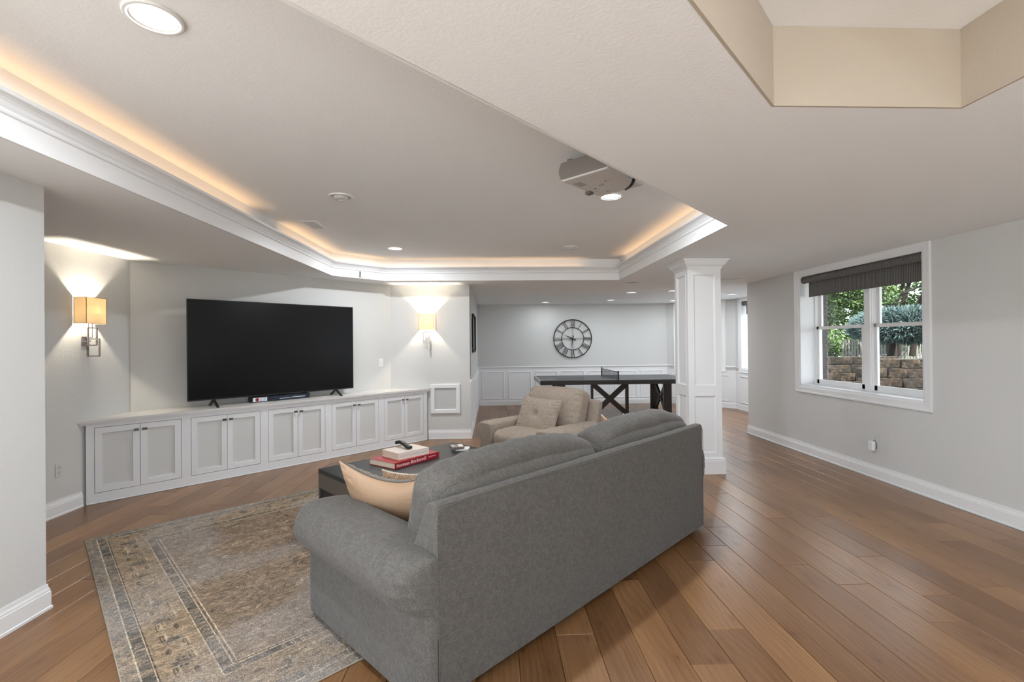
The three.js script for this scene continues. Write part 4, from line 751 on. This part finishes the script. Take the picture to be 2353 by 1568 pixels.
function book(label, u, v, y, turn, w, dpt, h, cover, pages, spine) {     // spine faces local +z (towards the sofa)
  const g = uvThing('book', label, 'book', u, v, y, turn);
  mesh('cover', [lb(0, w, 0, 0.003, -dpt, 0), lb(0, w, h - 0.003, h, -dpt, 0), lb(0, w, 0, h, -0.004, 0)], cover, g);
  mesh('pages', [lb(0.005, w - 0.004, 0.003, h - 0.003, -dpt + 0.004, -0.004)], pages, g);
  const p = new THREE.PlaneGeometry(w - 0.004, h - 0.004); p.translate(w / 2, h / 2, 0.0006); mesh('spine_print', ni2(p), std({ map: spine, roughness: 0.4 }), g);
}
const pageM = std({ color: C(0.68, 0.57, 0.45), roughness: 0.9 });
const redSpine = canvasTex(1024, 100, (c, w, h) => { c.fillStyle = '#a01425'; c.fillRect(0, 0, w, h); c.fillStyle = '#f3e9e4'; c.font = 'bold 74px serif'; c.fillText('Norman', 26, 78, 290); c.font = 'italic bold 82px serif'; c.fillText('Rockwell', 330, 76, 370); c.font = 'bold 26px sans-serif'; c.fillText('ILLUSTRATOR', 770, 52, 190); });
const whiteSpine = canvasTex(1024, 180, (c, w, h) => { c.fillStyle = '#e6dbd2'; c.fillRect(0, 0, w, h); c.fillStyle = '#9aa09f'; c.font = '52px serif'; c.fillText('PORTRAIT OF AN AMERICAN ARTIST', 60, 112, 900); });
book('large red book with white spine lettering, lowest of the coffee table stack', 2.165, 3.505, 0.4602, 0.155, 0.52, 0.335, 0.05, std({ color: C(0.42, 0.012, 0.02), roughness: 0.35 }), pageM, redSpine);
book('thick cream book lying on top of the red book', 2.245, 3.575, 0.5104, 0.04, 0.325, 0.255, 0.058, std({ color: C(0.76, 0.66, 0.57), roughness: 0.5 }), pageM, whiteSpine);
{
  const g = uvThing('remote_control', 'curved black remote control lying on the cream book', 'remote', 2.41, 3.755, 0.5686, 1.5);
  const q = softBox(0.245, 0.03, 0.05, 0.014, { seg: 24, move: (v, s) => { v.y += 0.012 * Math.sin(v.x * 22 + 0.6) + 0.004; v.z *= 1 - 0.18 * Math.cos(v.x * 18); } }); q.translate(0, 0.026, 0); mesh('body', q, M.black, g);
  mesh('button_pad', [...[-0.06, -0.03, 0.02, 0.05, 0.08].map((x) => rb(x - 0.007, x + 0.007, 0.043, 0.049 + 0.006 * Math.sin(x * 22 + 0.6), -0.01, 0.01, 0.002))], std({ color: C(0.05, 0.05, 0.055), roughness: 0.5 }), g);
}
{
  const top = canvasTex(128, 128, (c, w, h) => { c.fillStyle = '#b9b1ac'; c.fillRect(0, 0, w, h); c.fillStyle = '#8d827e'; c.fillRect(34, 0, 44, h); c.fillStyle = '#efebe8'; c.fillRect(78, 0, 50, h); c.fillStyle = '#776c68'; c.fillRect(48, 30, 12, 60); });
  for (const [du, dv, y, turn, l, w] of [[0.05, -0.03, 0, -0.35, 'lower pale coaster of the small pile on the coffee table', 0.125], [0.0, 0.0, 0.024, 0.0, 'upper grey and white coaster of the small pile on the coffee table', 0.125]]) {
    const g = uvThing('coaster', l, 'coaster', 2.97 + du, 3.68 + dv, 0.4603 + y, turn - 0.5); mesh('block', [rb(-w / 2, w / 2, 0, 0.022, -w / 2, w / 2, 0.006)], std({ color: y ? C(0.2, 0.15, 0.13) : C(0.62, 0.63, 0.65), roughness: 0.5 }), g);
    const p = new THREE.PlaneGeometry(w - 0.012, w - 0.012); p.rotateX(-Math.PI / 2); p.translate(0, 0.0225, 0); mesh('printed_face', ni2(p), std({ map: top, roughness: 0.4 }), g);
  }
}

// ---------------------------------------------------------------- ceiling projector
{
  const P0 = [0.458, 3.17], ang = -45.5 * Math.PI / 180;        // corner A (front end of the long side); local x runs along A -> B, local z ...
  const g = thing('projector', 'grey ceiling projector hanging at the edge of the tray', 'projector', [P0[0], 2.58, P0[1]], ang);   // local x = (.70,-.71) in plan; local z = towards (-.71,-.70)
  const L = 0.365, Wd = 0.455, h = 0.125;
  const side = new THREE.Shape(); side.moveTo(0.02, 0); side.lineTo(L, 0); side.lineTo(L, h); side.lineTo(0.02, h); side.quadraticCurveTo(-0.035, h * 0.5, 0.02, 0);
  const bd = new THREE.ExtrudeGeometry(side, { depth: Wd - 0.012, bevelEnabled: true, bevelSize: 0.006, bevelThickness: 0.006, bevelSegments: 2, bevelOffset: -0.006 }); bd.translate(0, 0, -Wd + 0.006); mesh('case', [bd], M.projector, g);
  const sp = new THREE.Shape(); sp.moveTo(0.016, 0.012); sp.lineTo(L - 0.006, 0.012); sp.lineTo(L - 0.006, h - 0.003); sp.lineTo(0.016, h - 0.003); sp.quadraticCurveTo(-0.028, h * 0.5, 0.016, 0.012);
  const spg = new THREE.ExtrudeGeometry(sp, { depth: 0.006, bevelEnabled: false }); spg.translate(0, 0, -0.001); mesh('side_cover', [spg], M.projectorSide, g);
  const under = canvasTex(512, 640, (c, w, hh) => { c.fillStyle = '#c9c4c0'; c.fillRect(0, 0, w, hh); c.strokeStyle = '#a39c98'; c.lineWidth = 3; c.strokeRect(120, 60, 240, 230); c.fillStyle = '#6e6864'; for (let k = 0; k < 10; k++) c.fillRect(36, 110 + 13 * k, 96, 7); c.fillStyle = '#2c2a29'; c.fillRect(205, 330, 60, 14); c.fillRect(100, 380, 40, 20); c.fillRect(60, 470, 60, 5); c.fillRect(150, 540, 56, 10); c.fillRect(330, 250, 22, 14); c.fillRect(380, 262, 14, 10); c.fillStyle = '#8e8884'; c.fillRect(70, 520, 90, 4); c.fillRect(250, 300, 60, 4); });
  const up = new THREE.PlaneGeometry(L - 0.04, Wd - 0.02); up.rotateX(Math.PI / 2); up.translate(L / 2, -0.0012, -Wd / 2); mesh('underside_print', ni2(up), std({ map: under, roughness: 0.55 }), g);
  for (const [z, w] of [[-0.18, 0.05], [-0.24, 0.05], [-0.32, 0.03], [-0.40, 0.1]]) mesh('port', [lb(L - 0.001, L + 0.003, 0.02, 0.055, z - w / 2, z + w / 2)], M.black, g);
  mesh('vent_foot', [rb(0.005, 0.045, -0.02, 0.001, -0.33, -0.28, 0.004)], std({ color: C(0.12, 0.11, 0.11), roughness: 0.5 }), g);
  mesh('cable', [tube([[L + 0.002, 0.04, -0.28], [L + 0.03, 0.02, -0.285], [L + 0.025, -0.045, -0.26], [L - 0.02, -0.07, -0.25], [L + 0.0, -0.03, -0.29], [L + 0.02, 0.04, -0.30], [L + 0.02, 0.12, -0.3]], 0.006, 60, 8)], M.black, g);
  const lens = cyl(0.035, 0.035, 0.05, 28); lens.rotateZ(Math.PI / 2); lens.translate(0.0, h * 0.55, -0.14); mesh('lens', [lens], M.black, g);
  const kn = cyl(0.018, 0.018, 0.02, 20); kn.translate(0.06, h + 0.008, -0.03); mesh('focus_knob', [kn], M.projectorSide, g);
  mesh('ceiling_mount', [lb(0.12, 0.26, h, h + 0.01, -0.3, -0.14), lb(0.16, 0.22, h + 0.01, T - 2.58, -0.25, -0.19)], M.projector, g);
}

// ---------------------------------------------------------------- garden outside the window
{
  const dirt = rep(dataTex(256, 256, (x, y) => { const n = N1(x / 6, y / 6, 43, 43), m = N2(x / 2, y / 2, 128, 128), v = 0.6 + 0.5 * (n - 0.5) + 0.5 * (m - 0.5); return [v, v * 0.95, v * 0.85]; }), 0.6);
  const lawnT = rep(dataTex(256, 256, (x, y) => { const n = N1(x / 12, y / 12, 22, 22), m = N2(x / 2, y / 2, 128, 128), v = 0.5 + 0.4 * (n - 0.5) + 0.6 * (m - 0.5); return [v * 0.75, v, v * 0.42]; }), 1.2);
  struct('ground', [prism([[4.46, 0.6], [7.0, 0.6], [8.6, 9], [8.6, 13], [6.2, 13], [6.2, 8.0], [5.35, 7.0], [4.46, 7.0]], 0.2, 0.42)], std({ map: dirt, color: C(0.076, 0.069, 0.060), roughness: 1 }));
  const lawn = new THREE.PlaneGeometry(60, 60, 30, 30).toNonIndexed(); lawn.rotateX(-Math.PI / 2); { const p = lawn.attributes.position; for (let i = 0; i < p.count; i++) { const x = p.getX(i) + 38, d = -p.getZ(i) + 20, q = Math.hypot(x, d); p.setXYZ(i, x, 1.10 - 0.03 * Math.max(0, q - 12), -d); } }
  lawn.computeVertexNormals(); boxUV(lawn); struct('lawn', lawn, std({ map: lawnT, color: C(0.113, 0.121, 0.091), roughness: 1 }));
  // exterior brick on the chamfer of the bay
  const br = kind(thing('wall_brick', null, null, [5.135, 0, 7.355], turnOf(Math.SQRT1_2, -Math.SQRT1_2)), 'structure');   // local x runs along (+x, +d)
  mesh('mortar', [lb(-0.01, 0.80, 0.3, 2.6, -0.08, 0.0)], std({ color: C(0.063, 0.058, 0.050), roughness: 1 }), br);
  const bm = [C(0.060, 0.033, 0.021), C(0.076, 0.050, 0.033), C(0.050, 0.030, 0.023), C(0.083, 0.063, 0.048)].map((c) => std({ color: c, map: dirt, roughness: 0.95 }));
  const bg = [0.195, 0.09].map((w) => new RoundedBoxGeometry(w, 0.062, 0.09, 1, 0.004));
  for (let r = 0; r < 26; r++) for (let k = 0; k < 4; k++) { const y = 0.75 + 0.073 * r, x = 0.1 + k * 0.205 - (r % 2) * 0.1, m = mesh('brick', bg[0], bm[Math.floor(rnd() * 4)], br); m.position.set(x, y, -0.035 + rr(-0.002, 0.002)); }
  // retaining walls of rough blocks
  const stoneT = rep(dataTex(512, 512, (x, y) => { const n = N1(x / 26, y / 26, 20, 20), m = N2(x / 6, y / 6, 86, 86), f = N3(x / 2, y / 2, 256, 256), v = 0.42 + 0.6 * (n - 0.5) + 0.5 * (m - 0.5) + 0.4 * (f - 0.5); return [v * 1.02, v * 0.9, v * 0.74]; }), 0.5);
  const stoneM = [C(0.094, 0.085, 0.076), C(0.121, 0.109, 0.094), C(0.076, 0.068, 0.063), C(0.106, 0.088, 0.073)].map((c) => std({ color: c, map: stoneT, roughness: 1 }));
  const block = (w, h, t, s) => { const g = softBox(w, h, t, 0.025, { seg: 7, move: (v) => { const q = 0.03; v.x += q * 0.5 * (N1(v.y * 9 + s, v.z * 9 + s, 997, 997) - 0.5); v.y += q * 0.5 * (N2(v.x * 9 + s, v.z * 7 + s, 997, 997) - 0.5); v.z += q * (N3(v.x * 8 + s + 7, v.y * 9 + s, 997, 997) - 0.5) * 1.6; } }); return g; };
  const blocks = [0, 1, 2, 3].map((k) => block(0.414, 0.168, 0.24, 10 + 7 * k)), small = [0, 1, 2].map((k) => block(0.27, 0.168, 0.24, 50 + 9 * k));
  const retaining = (a, b, rows, yTop, label) => {
    const L = Math.hypot(b[0] - a[0], b[1] - a[1]), g = thing('retaining_wall', label, 'garden wall', [a[0], 0, a[1]], Math.atan2(b[1] - a[1], b[0] - a[0]));
    for (let r = 0; r < rows; r++) { let x = -(r % 2) * 0.2; while (x < L) { const sm = rnd() < 0.25, w = sm ? 0.265 : 0.41, m = mesh('stone', sm ? small[Math.floor(rnd() * 3)] : blocks[Math.floor(rnd() * 4)], stoneM[Math.floor(rnd() * 4)], g); m.position.set(x + w / 2, yTop - 0.08 - 0.163 * r, -0.02 * (rows - r) + rr(-0.012, 0.012) + 0.02 * r); x += w; } }
    return g;
  };
  retaining([6.0, 9.75], [8.0, 9.3], 5, 1.155, 'far stone block garden wall seen through the lower pane nearest the column');
  retaining([6.62, 8.1], [9.6, 6.9], 5, 1.165, 'nearer stone block garden wall seen through the lower pane farthest from the column');
  // picket fence
  const white = std({ color: C(0.109, 0.106, 0.094), roughness: 0.8 });
  const f0 = [13.2, 17.6], f1 = [19.5, 17.2], FL = Math.hypot(f1[0] - f0[0], f1[1] - f0[1]);
  const fe = thing('picket_fence', 'weathered pale picket fence across the far side of the garden', 'fence', [f0[0], 0.75, f0[1]], Math.atan2(f1[1] - f0[1], f1[0] - f0[0]));
  const pk = new THREE.ExtrudeGeometry(new THREE.Shape([[-0.035, 0], [0.035, 0], [0.035, 0.72], [0, 0.78], [-0.035, 0.72]].map((p) => new THREE.Vector2(...p))), { depth: 0.02, bevelEnabled: false });
  for (let x = 0.05; x < FL; x += 0.11) { const m = mesh('picket', pk, white, fe); m.position.set(x, 0, 0); m.rotation.z = rr(-0.02, 0.02); }
  for (const y of [0.2, 0.58]) mesh('rail', [lb(0, FL, y, y + 0.06, -0.04, 0)], white, fe);
  // plants: leaves are small folded blades, thousands to a crown
  const leafG = new THREE.BufferGeometry(); leafG.setAttribute('position', new THREE.Float32BufferAttribute([0, 0, 0, 0.32, 0.08, 0.5, 0, 0, 1, 0, 0, 0, 0, 0, 1, -0.32, 0.08, 0.5], 3)); leafG.setAttribute('uv', new THREE.Float32BufferAttribute(new Array(12).fill(0), 2)); leafG.computeVertexNormals();
  const needleG = new THREE.ConeGeometry(0.16, 1, 5, 1, true); needleG.rotateX(Math.PI / 2); needleG.translate(0, 0, 0.5);
  const leafM = phys({ color: C(1.6, 1.9, 1.2), roughness: 0.7, transmission: 0.35, thickness: 0 }), needleM = std({ color: C(1, 1, 1), roughness: 0.9 });
  function leaves(name, parent, n, geo, mat, place, size, cols) {
    const im = new THREE.InstancedMesh(geo, mat, n), mt = new THREE.Matrix4(), q = new THREE.Quaternion(), e = new THREE.Euler(), s = new THREE.Vector3(), c = new THREE.Color();
    for (let i = 0; i < n; i++) { const [p, dir] = place(i); if (dir) q.setFromUnitVectors(new THREE.Vector3(0, 0, 1), new THREE.Vector3(...dir).normalize()); else q.setFromEuler(e.set(rr(-1.3, 1.3), rr(0, 6.3), rr(-1.2, 1.2))); const k = size * rr(0.7, 1.3); mt.compose(new THREE.Vector3(p[0], p[1], -p[2]), q, s.set(k, k, k)); im.setMatrixAt(i, mt); c.copy(cols[Math.floor(rnd() * cols.length)]).multiplyScalar(rr(0.75, 1.2)); im.setColorAt(i, c); }
    im.name = name; im.castShadow = im.receiveShadow = true; kind(im, 'stuff'); parent.add(im); return im;
  }
  const ball = () => { for (;;) { const a = [rr(-1, 1), rr(-1, 1), rr(-1, 1)]; if (a[0] ** 2 + a[1] ** 2 + a[2] ** 2 < 1) return a; } };
  const greens = [C(0.018, 0.041, 0.002), C(0.029, 0.057, 0.004), C(0.041, 0.068, 0.006), C(0.011, 0.027, 0.002)], olive = [C(0.016, 0.027, 0.006), C(0.022, 0.038, 0.007), C(0.031, 0.045, 0.011)];
  const bark = std({ color: C(0.045, 0.023, 0.012), roughness: 1, map: stoneT }), darkBark = std({ color: C(0.009, 0.007, 0.005), roughness: 1 });
  const seg = (a, b, r0, r1) => { const A = new THREE.Vector3(a[0], a[1], -a[2]), B = new THREE.Vector3(b[0], b[1], -b[2]), L = A.distanceTo(B), g = cyl(r1, r0, L, 10); g.applyQuaternion(new THREE.Quaternion().setFromUnitVectors(new THREE.Vector3(0, 1, 0), B.clone().sub(A).normalize())); g.translate((A.x + B.x) / 2, (A.y + B.y) / 2, (A.z + B.z) / 2); return g; };
  const within = (cs) => () => { const [x, y, d, r] = cs[Math.floor(rnd() * cs.length)], b = ball(); return [[x + b[0] * r, y + b[1] * r * 0.75, d + b[2] * r]]; };
  const stem = (name, pts, r, m, t) => mesh(name, pts.slice(1).map((p, i) => seg(pts[i], p, r * (1 - 0.12 * i), r * (1 - 0.12 * (i + 1)))), m, t);
  {
    const t = thing('garden_tree', 'tree with several red-brown trunks and bright green leaves behind the blue spruce', 'tree');
    stem('trunk', [[14.19, 0.9, 16.45], [14.13, 1.82, 16.45], [14.05, 2.65, 16.45], [13.90, 3.24, 16.45], [13.82, 4.30, 16.45]], 0.16, bark, t);
    stem('trunk', [[14.25, 0.9, 16.45], [14.22, 1.82, 16.45], [14.33, 2.75, 16.44], [14.58, 3.44, 16.42], [14.84, 4.44, 16.41]], 0.085, bark, t);
    stem('trunk', [[14.40, 0.9, 16.44], [14.41, 1.66, 16.44], [14.56, 2.71, 16.43], [14.80, 3.44, 16.42], [15.06, 4.60, 16.40]], 0.095, bark, t);
    stem('trunk', [[14.90, 0.9, 16.42], [15.00, 1.65, 16.41], [15.10, 2.61, 16.41], [15.29, 3.05, 16.40], [15.61, 3.97, 16.38]], 0.1, bark, t);
    stem('branch', [[13.84, 2.66, 16.06], [14.14, 3.05, 16.04], [14.48, 3.20, 16.03], [15.01, 3.40, 16.01]], 0.05, darkBark, t);
    const cs = []; for (let k = 0; k < 60; k++) cs.push([rr(14.2, 19.5), rr(2.0, 5.4), rr(17.2, 19.6), rr(0.4, 0.75)]); for (let k = 0; k < 12; k++) cs.push([rr(13.4, 16), rr(3.7, 4.8), rr(15, 16.2), rr(0.3, 0.5)]);
    leaves('foliage', t, 16000, leafG, leafM, within(cs), 0.13, greens);
  }
  {
    const t = thing('garden_tree', 'leafy green tree overhanging the sky in the pane nearest the column', 'tree');
    stem('trunk', [[11.79, 0.9, 14.54], [11.83, 2.33, 14.54], [11.91, 3.43, 14.53], [12.00, 4.6, 14.52]], 0.09, darkBark, t);
    stem('branch', [[11.88, 3.43, 14.53], [11.65, 2.75, 14.54]], 0.05, darkBark, t);
    stem('branch', [[11.84, 2.61, 14.54], [11.51, 2.75, 14.55], [10.96, 2.78, 14.57]], 0.04, darkBark, t);
    leaves('foliage', t, 5200, leafG, leafM, within([[10.69, 3.00, 14.58, 0.3], [10.96, 2.89, 14.57, 0.3], [11.24, 3.00, 14.56, 0.35], [11.51, 2.75, 14.55, 0.4], [11.78, 2.74, 14.54, 0.45], [11.57, 2.45, 14.55, 0.32], [11.41, 2.61, 14.55, 0.28], [11.71, 2.31, 14.54, 0.3], [10.76, 2.75, 14.58, 0.22], [10.49, 3.17, 14.59, 0.4], [11.17, 3.30, 14.56, 0.5], [11.72, 3.22, 14.54, 0.5], [11.10, 2.68, 14.56, 0.2], [11.85, 2.53, 14.54, 0.4], [12.3, 2.9, 14.6, 0.5], [12.2, 3.8, 14.5, 0.7], [11.2, 3.8, 14.5, 0.6]]), 0.10, greens);
  }
  {
    const t = thing('garden_tree', 'duller olive tree standing beyond the brick corner of the house', 'tree');
    stem('trunk', [[15.40, 0.6, 21.41], [15.48, 3.34, 21.39]], 0.12, darkBark, t);
    leaves('foliage', t, 4200, leafG, leafM, within([[15.42, 3.34, 21.40, 0.7], [15.53, 2.74, 21.39, 0.6], [15.41, 2.34, 21.40, 0.6], [15.73, 2.69, 21.39, 0.4], [15.38, 3.84, 21.40, 0.8], [14.9, 3.2, 21.3, 0.8]]), 0.15, olive);
  }
  {
    const t = thing('shrub_row', 'pale green shrubs growing behind the picket fence', 'shrubs');
    const cs = []; for (let k = 0; k < 40; k++) { const q = k / 39; cs.push([12.6 + 9 * q, rr(0.9, 1.75), 18.9 + rr(-0.4, 0.9), rr(0.5, 0.85)]); }
    leaves('foliage', t, 15000, leafG, leafM, within(cs), 0.14, [C(0.059, 0.096, 0.029), C(0.083, 0.120, 0.043), C(0.048, 0.072, 0.029)]);
  }
  {
    const t = thing('blue_spruce', 'wide flat-topped blue spruce on a bare trunk above the stone wall', 'spruce');
    stem('trunk', [[10.11, 0.93, 11.81], [10.21, 1.40, 11.80], [10.46, 1.73, 11.79]], 0.075, darkBark, t);
    stem('branch', [[10.21, 1.38, 11.80], [9.96, 1.68, 11.81]], 0.045, darkBark, t); stem('branch', [[10.25, 1.42, 11.80], [10.68, 1.56, 11.78]], 0.04, darkBark, t);
    const c = [10.39, 1.82, 11.79], RX = 1.12, RY = 0.5;
    leaves('foliage', t, 16000, needleG, needleM, () => { let b; do { b = ball(); } while (Math.hypot(...b) < 0.45 || (b[1] < -0.5 && Math.hypot(b[0], b[2]) < 0.5)); const k = 0.86 + 0.2 * N1((b[0] + 3) * 3.2, (b[1] + 3) * 4 + b[2] * 3, 97, 97); return [[c[0] + b[0] * RX * k, c[1] + b[1] * RY * k, c[2] + b[2] * RX * k], [b[0] + rr(-0.5, 0.5), b[1] * 0.8 + rr(-0.2, 0.6), -b[2] + rr(-0.5, 0.5)]]; }, 0.12, [C(0.038, 0.072, 0.067), C(0.058, 0.101, 0.096), C(0.082, 0.120, 0.110), C(0.019, 0.043, 0.042)]);
  }
}

scene.traverse((q) => { if (q.isMesh && q.castShadow === undefined) q.castShadow = true; });
renderer.render(scene, camera);
